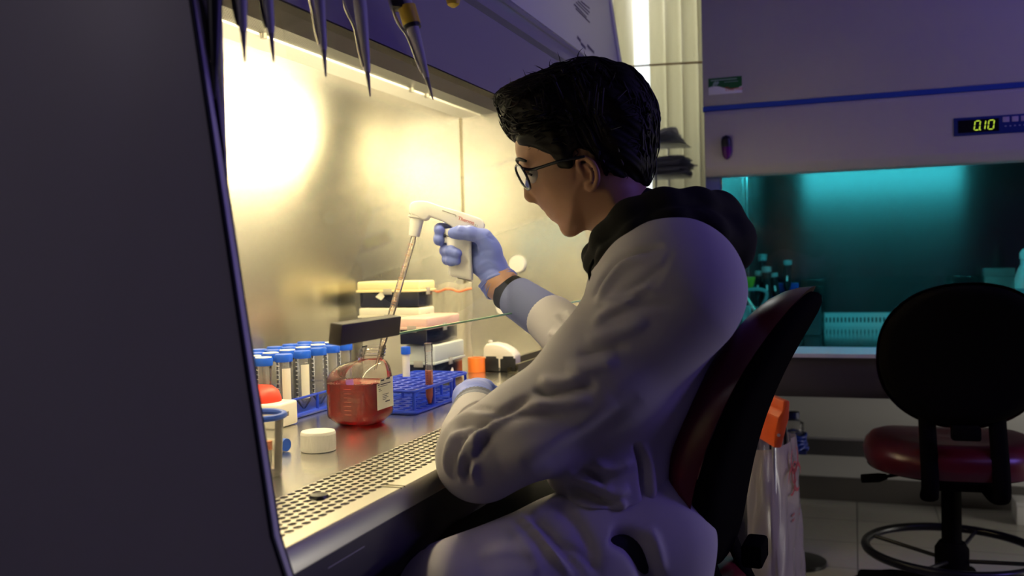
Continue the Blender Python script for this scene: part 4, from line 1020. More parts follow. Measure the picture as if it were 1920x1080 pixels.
# ---- hair
HOUT = smooth_poly(P2([(936, 200), (931, 186), (938, 174), (952, 165), (966, 158), (986, 150), (1004, 143), (1026, 136), (1045, 125), (1062, 122), (1086, 113), (1112, 111), (1150, 121), (1186, 134), (1214, 163), (1231, 200), (1237, 240),
                       (1231, 290), (1224, 330), (1216, 350), (1180, 372), (1150, 420), (1060, 420), (1010, 380), (985, 330), (972, 290), (957, 256), (944, 228)]), 2)
HREG = smooth_poly(P2([(925, 200), (920, 180), (938, 150), (1000, 120), (1086, 95), (1160, 98), (1230, 140), (1260, 220), (1250, 300), (1226, 341), (1205, 354), (1182, 366), (1164, 366), (1150, 361), (1139, 350), (1131, 337), (1128, 318),
                       (1118, 301), (1102, 292), (1088, 291), (1081, 300), (1079, 318), (1071, 329), (1058, 327), (1049, 316), (1040, 301), (1020, 290), (1000, 284), (984, 277), (966, 266), (948, 246), (932, 222)]), 2)
def hair_field(P):
    q = P-V3(HC); a = q @ V3(hf); b = q @ V3(hu); w = q @ V3(hl)
    f = inflate(poly_sd(a, b, HOUT), w, .0835, .078)
    reg = -poly_sd(a, b, HREG)
    return smax(f, reg, .006)
hv, hfc = nets(hair_field, np.array(HC)-.2, np.array(HC)+.2, .0028)
hv = relax(hv, hfc, 2, .5)
N = normals(hv, hfc); q = hv-np.array(HC); a = q @ np.array(hf); b = q @ np.array(hu); w = q @ np.array(hl)
front = np.clip((a-.02)/.08, 0, 1); ph = fbm(hv, 28, 5, 2)
s1 = np.sin((b*math.cos(.5)+a*.35)*240+ph*3.2+w*60)*front + np.sin((a*.75-b*.45)*260+ph*2.6+w*90)*(1-front)
s2 = np.sin((b*.9-a*.2)*620+ph*5+w*200)
lift = fbm(hv, 42, 8, 3)*.0022*np.clip((b-.06)/.06+front, 0, 1)
hv = hv+N*((s1*.0016+s2*.0006)+lift)[:, None]
hair = build('hair', (hv, hfc), mat('hair_mass', (.0045, .0033, .0027), .6, spec=.15), person, smooth=180)
# separate locks over the mass of hair, wavy toward the front
lk = MB(); fld = lambda p: float(hair_field(np.array([p], dtype=np.float32))[0])
def grad(p, e=.002):
    X = np.array([[p[0]+e, p[1], p[2]], [p[0]-e, p[1], p[2]], [p[0], p[1]+e, p[2]], [p[0], p[1]-e, p[2]], [p[0], p[1], p[2]+e], [p[0], p[1], p[2]-e]], dtype=np.float32)
    v = hair_field(X); g = Vector((float(v[0]-v[1]), float(v[2]-v[3]), float(v[4]-v[5]))); return g.normalized() if g.length > 1e-9 else Vector((0, 0, 1))
for i in range(420):
    fr = i < 270
    if fr: u0, v0 = rng.uniform(985, 1110), rng.uniform(125, 250)
    else: u0, v0 = rng.uniform(1060, 1215), rng.uniform(130, 300)
    lat = rng.uniform(-.085, .03) if fr else rng.uniform(-.09, -.02)
    p = headpt(u0, v0, lat); p = p-grad(p)*fld(p); pts = [p]; ph_ = rng.uniform(0, 6.28); n_ = 11 if fr else 9; st_ = rng.uniform(.004, .0075)
    dirv = (hf*1.0-hu*rng.uniform(-.15, .75)+hl*rng.uniform(-.35, .2)) if fr else (-hf*rng.uniform(.25, .7)-hu*1.0)
    for k in range(n_):
        g = grad(pts[-1]); d = dirv+(hu*math.sin(ph_+k*.75)*.55 if fr else hl*math.sin(ph_+k*.5)*.2); d = (d-g*d.dot(g)).normalized()
        pn = pts[-1]+d*st_; off = .0015+.0012*math.sin(k*.9+ph_)+(.0004*k if fr else 0); pn = pn-grad(pn)*(fld(pn)-off); pts.append(pn)
        q2 = pn-HC
        if not fr and q2.dot(hu) < -.045: break
        if fr and (q2.dot(hu) < .013-(.1-q2.dot(hf))*.5+.008*rng.uniform()): break
    if len(pts) < 4: continue
    rr = rng.uniform(.0014, .0030); m_ = len(pts)
    lk.tube(pts, [rr*min(1, 3.2*(k+.25)/m_, 1.9*(m_-k-.6)/m_+.05) for k in range(m_)], 6, ell=(1, .55))
for i in range(24):   # stray wisps along the top and the quiff
    t = rng.uniform(0, 1); u0, v0 = lerp(948, 1110, t), lerp(182, 118, t)+rng.uniform(-2, 14)
    p = headpt(u0, v0, rng.uniform(-.03, .03)); p = p-grad(p)*(fld(p)+.004); g = grad(p); d = (hf*rng.uniform(-.3, 1.2)+g*rng.uniform(.15, .55)).normalized(); pts = [p]; c_ = rng.uniform(-40, 40)
    for k in range(8): d = (d+(hf*c_*.006)-(g*.06)).normalized(); pts.append(pts[-1]+d*rng.uniform(.0022, .0036))
    lk.tube(pts, [.0013*(1-k/9) for k in range(9)], 5)
build('hair_locks', lk, HAIRM, hair, smooth=180)

# ---- glasses
FRM = mat('glasses_frame', (.012, .014, .018), .22); 
gl_ = []
g_t = build('glasses', MB().tube(bez([headpt(978, 322, -.008), headpt(976, 319, 0), headpt(978, 322, .008)], 8), .0022, 8), FRM, person, smooth=180)
fwd2 = hf
for sgn in (-1, 1):
    c = headpt(985, 337, sgn*.033); tilt = (hu*1.0-hf*-.28).normalized() if False else (hu+hf*.52).normalized(); side_ = (hl*sgn-hf*.30).normalized()
    ring = []
    for k in range(40):
        t = 2*PI*k/40; ct, st_ = math.cos(t), math.sin(t); ex = 2.6
        x = .0262*math.copysign(abs(ct)**(2/ex), ct); y = .0205*math.copysign(abs(st_)**(2/ex), st_)
        if y < 0: x *= (1-.16*(-y/.0205))
        ring.append(c+side_*x+tilt*y)
    build('rim', MB().tube(ring, .0019, 8, closed=True), FRM, g_t, smooth=180)
    lens = MB().add([c]+ring, [[0, k+1, (k+1) % 40+1] for k in range(40)])
    build('lens', lens, clear('lens_glass', tint=(.97, .97, .95), body=(.9, .9, .8), k=.06, rough=.02, fres=1.6), g_t, smooth=0)
    h0 = c+side_*.0268+tilt*.011
    if sgn < 0: tpx = [h0, pd(1000, 317.5, HD_-.058), pd(1045, 303.5, HD_-.076), pd(1082, 296, HD_-.083), pd(1096, 294, HD_-.083)]
    else: tpx = [h0, headpt(1005, 317, .066), headpt(1045, 305, .080), headpt(1085, 297, .083)]
    build('temple', MB().tube(bez(tpx, 14), .0024, 8, ell=(1, 1.0)), FRM, g_t, smooth=180)

# ---- black hood of the hoodie, bunched round the neck
hoodA = [(1116, 492, 1.42, .020), (1140, 452, 1.375, .025), (1185, 413, 1.345, .028), (1245, 391, 1.345, .028), (1305, 390, 1.38, .030), (1345, 402, 1.44, .033), (1330, 395, 1.52, .032), (1250, 392, 1.565, .030), (1170, 420, 1.555, .026), (1118, 480, 1.50, .020), (1114, 497, 1.455, .018)]
hoodB = [(1120, 522, 1.41, .014), (1145, 485, 1.345, .019), (1195, 448, 1.312, .022), (1260, 430, 1.312, .026), (1320, 440, 1.345, .034), (1362, 462, 1.42, .036), (1362, 460, 1.50, .034), (1300, 440, 1.58, .03), (1220, 450, 1.60, .024)]
def hood_sdf(P):
    f = chain(P, [pd(u, v, d) for u, v, d, r in hoodA], [r for *_, r in hoodA], .012)
    f = smin(f, chain(P, [pd(u, v, d) for u, v, d, r in hoodB], [r for *_, r in hoodB], .012), .010)
    f = smin(f, cap(P, pd(1300, 425, 1.43), pd(1352, 440, 1.46), .036, .040, F_, .5), .02)
    f = smin(f, cap(P, pd(1375, 445, 1.45), pd(1378, 485, 1.46), .020, .016, F_, .35), .02)
    f = smin(f, cap(P, pd(1200, 405, 1.46), pd(1240, 480, 1.45), .045, .075, F_, .6), .02)
    f = smin(f, cap(P, pd(1150, 470, 1.455), pd(1180, 540, 1.46), .028, .05, F_, .6), .02)
    return f
v, f_ = nets(hood_sdf, np.array(pd(1250, 440, 1.45))-.27, np.array(pd(1250, 440, 1.45))+.27, .004); v = relax(v, f_, 2)
v = fold(v, f_, [([(1130, 505), (1165, 462), (1230, 425), (1310, 425), (1375, 455)], 7, -.006), ([(1150, 440), (1210, 405), (1290, 395), (1340, 412)], 6, .003),
                 ([(1190, 470), (1250, 447), (1310, 462), (1350, 490)], 7, .004), ([(1200, 432), (1260, 412), (1330, 425), (1385, 470)], 5, -.003), ([(1300, 375), (1350, 395), (1395, 440)], 8, -.003)])
v = v+normals(v, f_)*(fbm(v, 38, 3)*.0018)[:, None]
hd_ = build('hood', (v, f_), HOODM, person, smooth=180)
for pts in ([(1113, 488, 1.375), (1106, 503, 1.36), (1106, 520, 1.355), (1111, 540, 1.35)], [(1120, 498, 1.36), (1115, 514, 1.345), (1117, 534, 1.34)]):
    build('drawstring', MB().tube(bez([pd(*p) for p in pts], 10), .0026, 8), HOODM, hd_, smooth=180)

# ---- grey coat
cut0 = pd(1120, 962, 1.36); cutn = (-U_*1.0+R_*-.52).normalized()
TLAT = (F_*math.cos(math.radians(24))+R_*math.sin(math.radians(24))).normalized()
def jacket_sdf(P):
    f = cap(P, pd(1238, 560, 1.46), pd(1214, 680, 1.46), .106, .104, TLAT, .62)
    f = smin(f, cap(P, pd(1210, 680, 1.46), pd(1158, 900, 1.45), .102, .096, TLAT, .66), .05)
    f = smin(f, cap(P, pd(1158, 900, 1.45), pd(1145, 1000, 1.44), .096, .102, TLAT, .66), .04)
    f = smin(f, chain(P, [pd(1262, 535, 1.315), pd(1225, 545, 1.60)], [.078, .075]), .06)
    f = smax(f, (P-V3(cut0)) @ V3(cutn), .006)
    arm = chain(P, [pd(1268, 545, 1.30), pd(1120, 700, 1.305), pd(985, 805, 1.300), pd(904, 856, 1.308)], [.088, .070, .063, .059], .03)
    arm = smin(arm, chain(P, [pd(902, 856, 1.308), pd(888, 820, 1.43), pd(892, 782, 1.545)], [.058, .051, .041]), .03)
    f = smin(f, arm, .055)
    ra = chain(P, [pd(1222, 545, 1.60), pd(1140, 640, 1.60), pd(1105, 668, 1.605)], [.066, .056, .053], .03)
    ra = smin(ra, chain(P, [pd(1108, 665, 1.605), pd(1035, 600, 1.715)], [.054, .0490]), .03)
    f = smin(f, ra, .03)
    return f
def skirt_sdf(P):
    f = cap(P, pd(1162, 880, 1.45), pd(1180, 985, 1.46), .080, .088, F_, .68)
    f = smin(f, chain(P, [pd(1225, 1000, 1.395), pd(1080, 1040, 1.34), pd(850, 1118, 1.25)], [.088, .084, .075], .03), .05)
    f = smin(f, cap(P, pd(1205, 965, 1.42), pd(1236, 1115, 1.40), .066, .074), .05)
    return f
jv, jf = nets(jacket_sdf, (-.72, .98, .52), (-.06, 1.78, 1.20), .0045); jv = relax(jv, jf, 2)
JF = [([(1113, 556), (1132, 517), (1160, 487), (1200, 470), (1245, 462)], 5, -.0075), ([(1120, 572), (1142, 530), (1172, 498), (1215, 484)], 7, .0055),
      ([(1125, 575), (1180, 548), (1240, 540)], 8, .003), ([(1135, 600), (1190, 575), (1260, 570)], 8, -.003), ([(1110, 610), (1150, 580), (1200, 560)], 9, .004), ([(1100, 640), (1160, 625), (1215, 600)], 12, .005),
      ([(1085, 668), (1130, 655), (1180, 650)], 9, -.004), ([(1062, 690), (1110, 690), (1160, 672)], 12, .005), ([(1150, 560), (1200, 530), (1240, 500)], 6, -.0035), ([(1262, 466), (1240, 510), (1215, 548), (1180, 575)], 4, -.0022),
      ([(1000, 728), (1030, 739), (1082, 731), (1120, 722)], 7, -.007), ([(1010, 715), (1050, 716), (1100, 705)], 10, .006), ([(985, 760), (1040, 758), (1110, 745)], 12, .006), ([(930, 792), (985, 778), (1060, 775)], 10, -.004),
      ([(1000, 740), (950, 768), (905, 797), (878, 812)], 7, -.009), ([(960, 775), (915, 800), (893, 835), (886, 880), (895, 915)], 8, .008), ([(925, 808), (900, 842), (876, 880), (874, 908)], 6, -.008),
      ([(905, 803), (876, 838), (862, 872), (868, 905)], 7, .0075), ([(884, 806), (860, 838), (850, 872), (858, 902)], 6, -.007), ([(866, 800), (845, 832), (838, 868), (848, 900)], 7, .006),
      ([(842, 796), (880, 778), (930, 786)], 6, .004), ([(846, 812), (880, 795), (925, 800)], 5, -.004), ([(838, 790), (862, 772), (900, 764), (940, 775)], 4, -.004),
      ([(940, 870), (990, 850), (1060, 810), (1150, 745)], 22, .004), ([(1000, 880), (1090, 830), (1200, 745)], 16, -.003),
      # right forearm
      ([(1044, 588), (1060, 612), (1058, 645)], 6, -.005, 1.5, 1.8), ([(1060, 582), (1078, 610), (1080, 650)], 6, .006, 1.5, 1.8), ([(1076, 585), (1090, 615), (1092, 650)], 5, -.005, 1.5, 1.8), ([(1030, 622), (1045, 632), (1062, 655)], 6, .005, 1.5, 1.8),
      # hem of the jacket
      ([(1060, 890), (1110, 905), (1150, 925), (1180, 915)], 9, .008), ([(1065, 915), (1105, 930), (1150, 948)], 7, -.009), ([(1060, 935), (1110, 950), (1160, 955), (1165, 935)], 8, .008), ([(1090, 972), (1140, 958), (1195, 965)], 7, -.007), ([(1075, 955), (1120, 980), (1190, 992)], 7, .005),
      ([(1110, 870), (1150, 880), (1190, 860)], 9, .007), ([(1090, 880), (1120, 895), (1135, 915)], 7, -.006), ([(1190, 830), (1202, 870), (1208, 940)], 6, -.007), ([(1205, 830), (1218, 880), (1222, 950)], 7, .005)]
jv = fold(jv, jf, [(f_[0], f_[1], f_[2]*1.45, *f_[3:]) for f_ in JF])
jv = jv+normals(jv, jf)*(fbm(jv, 17, 11)*.0016+fbm(jv, 50, 12, 2)*.0005)[:, None]
coat = build('coat', (jv, jf), COATM, person, smooth=180)
sv, sf = nets(skirt_sdf, (-.62, .95, .42), (-.05, 1.72, .86), .0055); sv = relax(sv, sf, 2)
sv = fold(sv, sf, [([(968, 962), (1010, 1005), (1075, 1085)], 6, .008), ([(985, 958), (1030, 1000), (1095, 1080)], 7, -.006), ([(950, 975), (985, 1020), (1020, 1080)], 10, .004), ([(1040, 940), (1085, 990), (1125, 1070)], 14, -.008), ([(1060, 930), (1020, 950), (985, 975)], 8, .006),
                   ([(900, 1045), (960, 1030), (1010, 1040)], 12, .004), ([(1142, 1002), (1185, 1018), (1212, 1058), (1226, 1110)], 17, -.030), ([(1215, 990), (1230, 1030), (1240, 1080)], 10, .008), ([(1050, 1020), (1090, 1040), (1130, 1080)], 7, -.006)])
sv = sv+normals(sv, sf)*(fbm(sv, 16, 21)*.003)[:, None]
build('coat_skirt', (sv, sf), COATM, coat, smooth=180)
def tubepart(name, pts, rs, m, parent, n=40, th=.0016, rib=0., open_=True, wob=0., nr=0):
    """hollow sleeve end: wall with thickness along a path"""
    P = bez(pts, 18); k = len(P); rr = [np.interp(i/(k-1), np.linspace(0, 1, len(rs)), rs) for i in range(k)]
    rr = [r+wob*math.sin(i*1.9)+wob*.6*math.sin(i*3.7+1) for i, r in enumerate(rr)]
    mb = MB(); mb.tube(P, rr, n, cap=False); mb.tube([p for p in P], [r-th for r in rr], n, cap=False)
    o = len(P)*n
    for e in (0, k-1): mb.f += [[e*n+j, e*n+(j+1) % n, o+e*n+(j+1) % n, o+e*n+j] for j in range(n)]; mb.mi += [0]*n
    if rib:
        cen = []
        for i, p in enumerate(P): cen += [p]*n
        Vv = []
        for idx_, q in enumerate(mb.v[:o]):
            j = idx_ % n; d = (Vector(q)-cen[idx_]); Vv.append(tuple(cen[idx_]+d*(1+rib*(1 if j % 2 else -1))))
        mb.v[:o] = Vv
    return build(name, mb, m, parent, smooth=60)
tubepart('knit_cuff', [pd(1052, 612, 1.695), pd(1010, 585, 1.74), pd(968, 557, 1.785)], [.0440, .0422, .0395], CUFFM, coat, 80, rib=.010)
tubepart('knit_cuff', [pd(890, 793, 1.525), pd(893, 777, 1.56), pd(894, 767, 1.585)], [.0445, .0415, .039], mat('knit_cuff_grey', (.20, .21, .27), .8), coat, 80, rib=.010, wob=.0012)
tubepart('hoodie_sleeve', [pd(985, 569, 1.77), pd(962, 553, 1.793), pd(949, 546, 1.804)], [.0375, .0365, .0355], HOODM, coat, 40)
# trousers, boots
def trous_sdf(P):
    f = chain(P, [pd(1190, 975, 1.54), pd(1010, 985, 1.52), pd(800, 1095, 1.48)], [.075, .072, .060], .02)
    f = smin(f, chain(P, [pd(1235, 985, 1.40), pd(840, 1115, 1.255)], [.08, .062]), .03)
    kr, kl = pd(800, 1095, 1.48), pd(840, 1115, 1.255)
    f = smin(f, cap(P, kr, Vector((-.50, 1.36, .16)), .060, .042), .03)
    f = smin(f, cap(P, kl, Vector((-.42, 1.16, .16)), .064, .042), .03)
    return f
tv, tf = nets(trous_sdf, (-.80, .90, .08), (-.05, 1.75, .80), .009); tv = relax(tv, tf, 2)
tv = tv+normals(tv, tf)*(fbm(tv, 22, 31)*.0025)[:, None]
build('trousers', (tv, tf), TROUS, person, smooth=180)
for x_, y_ in ((-.50, 1.36), (-.42, 1.16)):
    def shoe(P, x_=x_, y_=y_):
        f = cap(P, (x_+.03, y_, .045), (x_-.15, y_+.02, .038), .042, .034); f = smin(f, cap(P, (x_, y_, .05), (x_, y_, .15), .042, .045), .03)
        return smax(f, -(P[:, 2]-.002), .004)
    v, f_ = nets(shoe, (x_-.25, y_-.1, -.02), (x_+.12, y_+.12, .22), .007); v = relax(v, f_, 2)
    build('shoe', (v, f_), BLACK, person, smooth=180)

# ---- gloves
KR = 1.82/1.664
def glove_r(P):
    P = ((P-CO.astype(np.float32))/KR+CO.astype(np.float32)).astype(np.float32)
    w_ = pd(936, 530, 1.662); f = None
    add = lambda g, k=.009: smin(f, g, k) if f is not None else g
    f = add(cap(P, w_, pd(915, 492, 1.668), .0275, .026, F_, .8))
    for kx, ky in ((898, 446), (899, 465), (898, 484), (899, 502)): f = add(cap(P, pd(922, 500, 1.668), pd(kx, ky, 1.680), .018, .0125), .014)
    f = add(cap(P, pd(930, 512, 1.655), pd(917, 462, 1.645), .018, .0165), .014)
    fin = [([(898, 446, 1.682), (866, 436, 1.692), (836, 428, 1.688), (825, 429, 1.672), (824, 432, 1.655)], [.0118, .0108, .0100, .0100, .0098]),
           ([(899, 466, 1.684), (864, 458, 1.694), (836, 447, 1.690), (824, 447, 1.674), (823, 450, 1.655)], [.0118, .0110, .0102, .0102, .0100]),
           ([(898, 485, 1.682), (866, 479, 1.692), (840, 470, 1.686), (835, 470, 1.664), (845, 471, 1.645), (857, 475, 1.636)], [.0115, .0108, .0100, .0100, .0098, .0088]),
           ([(899, 502, 1.680), (868, 496, 1.688), (845, 487, 1.682), (839, 487, 1.664), (846, 489, 1.646), (856, 489, 1.640)], [.0105, .0098, .0092, .0092, .0088, .0080])]
    thumb = ([(922, 470, 1.645), (907, 445, 1.638), (880, 437, 1.633), (862, 436, 1.632), (850, 437, 1.634)], [.0170, .0140, .0122, .0112, .0098])
    for pts, rs in fin: f = smin(f, chain(P, [pd(*p) for p in pts], rs, .004), .005)
    f = smin(f, chain(P, [pd(*p) for p in thumb[0]], thumb[1], .006), .010)
    return f
gc = np.array(pd(885, 485, 1.82))
v, f_ = nets(glove_r, gc-.13, gc+.13, .0018); v = relax(v, f_, 2)
v = fold(v, f_, [([(905, 430), (916, 445), (930, 452)], 3, -.0012), ([(890, 505), (915, 490), (935, 500)], 4, .0012), ([(893, 520), (920, 505), (945, 512)], 4, -.0016), ([(888, 485), (905, 470), (925, 470)], 4, -.001), ([(858, 433), (870, 436)], 2.5, -.0010), ([(850, 434), (860, 440)], 2.5, .0008),
                 ([(895, 534), (925, 518), (950, 512)], 3, .0022), ([(898, 540), (928, 524), (954, 518)], 3, -.002)])
gR = build('glove', (v, f_), GLOVE, person, smooth=180)
gR['label'] = 'blue glove gripping the pipette controller'
tubepart('glove_cuff', [pd(922, 515, 1.82), pd(932, 526, 1.818), pd(941, 536, 1.812)], [.0345, .0352, .0366], GLOVE, gR, 36, .0012, wob=.0009)
def glove_l(P):
    f = cap(P, pd(894, 772, 1.575), pd(890, 752, 1.645), .030, .036)
    for i, (u, vv) in enumerate(((872, 728), (876, 743), (878, 758), (880, 772))):
        k1 = pd(u+8, vv, 1.715); k2 = pd(u+30, vv+1, 1.735); k3 = pd(u+44, vv+4, 1.705); k4 = pd(u+32, vv+5, 1.680); r = (.0125, .013, .0122, .0108)[i]
        f = smin(f, cap(P, pd(890, 752, 1.65), k1, .024, r+.004), .014)
        f = smin(f, chain(P, [k1, k2, k3, k4], [r+.002, r, r*.95, r*.85], .004), .005)
    f = smin(f, chain(P, [pd(893, 740, 1.635), pd(910, 727, 1.675), pd(928, 738, 1.690), pd(936, 750, 1.690)], [.020, .0145, .0125, .0105], .006), .010)
    f = smin(f, cap(P, pd(872, 742, 1.655), pd(895, 727, 1.690), .020, .017), .015)
    return f
gc = np.array(pd(890, 755, 1.66))
v, f_ = nets(glove_l, gc-.12, gc+.12, .0019); v = relax(v, f_, 2)
v = fold(v, f_, [([(850, 765), (870, 740), (895, 730)], 4, -.0015), ([(858, 755), (880, 733), (905, 725)], 4, .0015), ([(900, 725), (915, 735), (925, 750)], 4, -.002)])
gL = build('glove', (v, f_), GLOVE, person, smooth=180)
gL['label'] = 'blue glove resting on the front edge'
tubepart('glove_cuff', [pd(893, 762, 1.62), pd(893, 766, 1.60), pd(893, 770, 1.59)], [.0375, .0385, .0400], GLOVE, gL, 36, .0012, wob=.001)

# ------------------------------------------------------------------ pipette controller held in the right glove
PCW = mat('controller_white', (.84, .82, .76), .32); pdp = 1.82; KP = pdp/1.664
ctlr = thing('pipette_controller', 'white pistol-grip pipette controller with a long glass pipette in the gloved hand', 'pipette controller', pd(860, 470, pdp).to_tuple())
def pp(pts, d=pdp):
    o = pd(860, 470, d); s_ = d/FPX; return [((u-860)*s_, (470-v)*s_) for u, v in pts], o
def slabp(pts, t, bev, d=pdp):
    P_, o = pp(pts, d); return MB().prism(P_, o, (R_, U_, F_), -t*KP, t*KP, bev*KP, 3)
barrel = [(770, 384), (776, 379), (790, 377.5), (803, 379), (832, 389), (868, 399), (902, 411), (908, 417), (909, 426), (906, 436), (899, 441), (886, 438), (850, 428), (846, 424), (828, 414), (806, 406), (803, 412), (795, 414), (771, 402), (769, 396)]
bb_ = build('controller_body', slabp(barrel, .0165, .005), PCW, ctlr)
grip = [(836, 428), (884, 432), (884.5, 470), (887, 528), (870, 523), (843, 518), (840, 480)]
build('grip', slabp(grip, .0150, .006), PCW, ctlr)
for k, (u, vv) in enumerate(((836.5, 434), (836.5, 450))):
    build('trigger_button', slabp([(u-4, vv-5), (u+6, vv-5), (u+6, vv+6), (u-4, vv+6)], .009, .002), mat('button_white', (.8, .78, .72), .4), ctlr)
build('trigger_gap', slabp([(834, 441), (847, 444), (847, 446), (834, 443)], .0154, .0004), BLACK, ctlr)
tip0, tip1 = pd(783, 405, pdp), pd(776.5, 443, pdp); dn = (tip1-tip0).normalized(); Ln = (tip1-tip0).length
build('nosepiece', MB().lathe([(.0175, 0), (.0175, .004), (.0135, .006), (.0107, Ln-.004), (.0100, Ln), (.006, Ln)], tip0, dn, 28), PCW, ctlr)
nf = -.0169*KP
def onf(u, v_): return pd(u, v_, pdp)+F_*nf
bd = (onf(902, 424)-onf(840, 404)).normalized(); bu_ = U_-bd*U_.dot(bd)
gm = MB(); p0, p1 = onf(831, 396), onf(856, 404.5)
gm.tube([p0, p1], .0009, 6); gm.tube([p1, p1-U_*.0035], .0008, 6)
build('groove', gm, mat('groove_grey', (.42, .40, .34), .5), bb_)
build('red_lettering', MB(), REDP, bb_) if False else text('red_lettering', 'Thermo', .0100, onf(875, 415), bd, bu_, mat('red_ink', (.62, .08, .04), .5), bb_)
text('small_lettering', 'S1', .0074, onf(893.5, 425), bd, bu_, mat('grey_ink', (.2, .19, .17), .5), bb_)
build('rear_contact', slabp([(906.5, 419), (909.5, 420), (909.5, 425), (906.5, 425)], .006, .0004), mat('contact_grey', (.3, .3, .28), .4), bb_)
build('battery_door', slabp([(858, 519.5), (884, 526.5), (883, 528.5), (858, 522.5)], .010, .0005), mat('door_grey', (.35, .33, .28), .5), ctlr)
# the long glass pipette, down into the bottle
q0 = tip1-dn*.006; q1 = pd(703, 694, 1.658); qd = (q1-q0).normalized(); QL = (q1-q0).length
PIPG = clear('pipette_glass', tint=(.96, .93, .88), body=(.85, .70, .52), k=.16, rough=.05, fres=1.5)
pg_ = build('serological_pipette', MB().lathe([(.0050, 0), (.0050, .010), (.0062, .014), (.0062, QL-.062), (.0052, QL-.052), (.0030, QL-.030), (.0020, QL-.006), (.0016, QL)], q0, qd, 24, cap=False), PIPG, ctlr)
gt = MB(); xq, yq, _ = frame_of(qd)
for k in range(30):
    z = .030+k*.0052; wdt = .75 if k % 5 == 0 else .4
    a0 = math.atan2((-F_+R_*.3).dot(yq), (-F_+R_*.3).dot(xq)); V_ = []
    for zz in (z, z+(.0011 if k % 5 else .0016)):
        for j in range(5): a = a0+lerp(-wdt, wdt, j/4)+.5; V_.append(q0+qd*zz+xq*.00655*math.cos(a)+yq*.00655*math.sin(a))
    gt.add(V_, [[j, j+1, 6+j, 5+j] for j in range(4)])
build('graduation', gt, mat('grad_orange', (.45, .17, .05), .5), pg_, smooth=0)
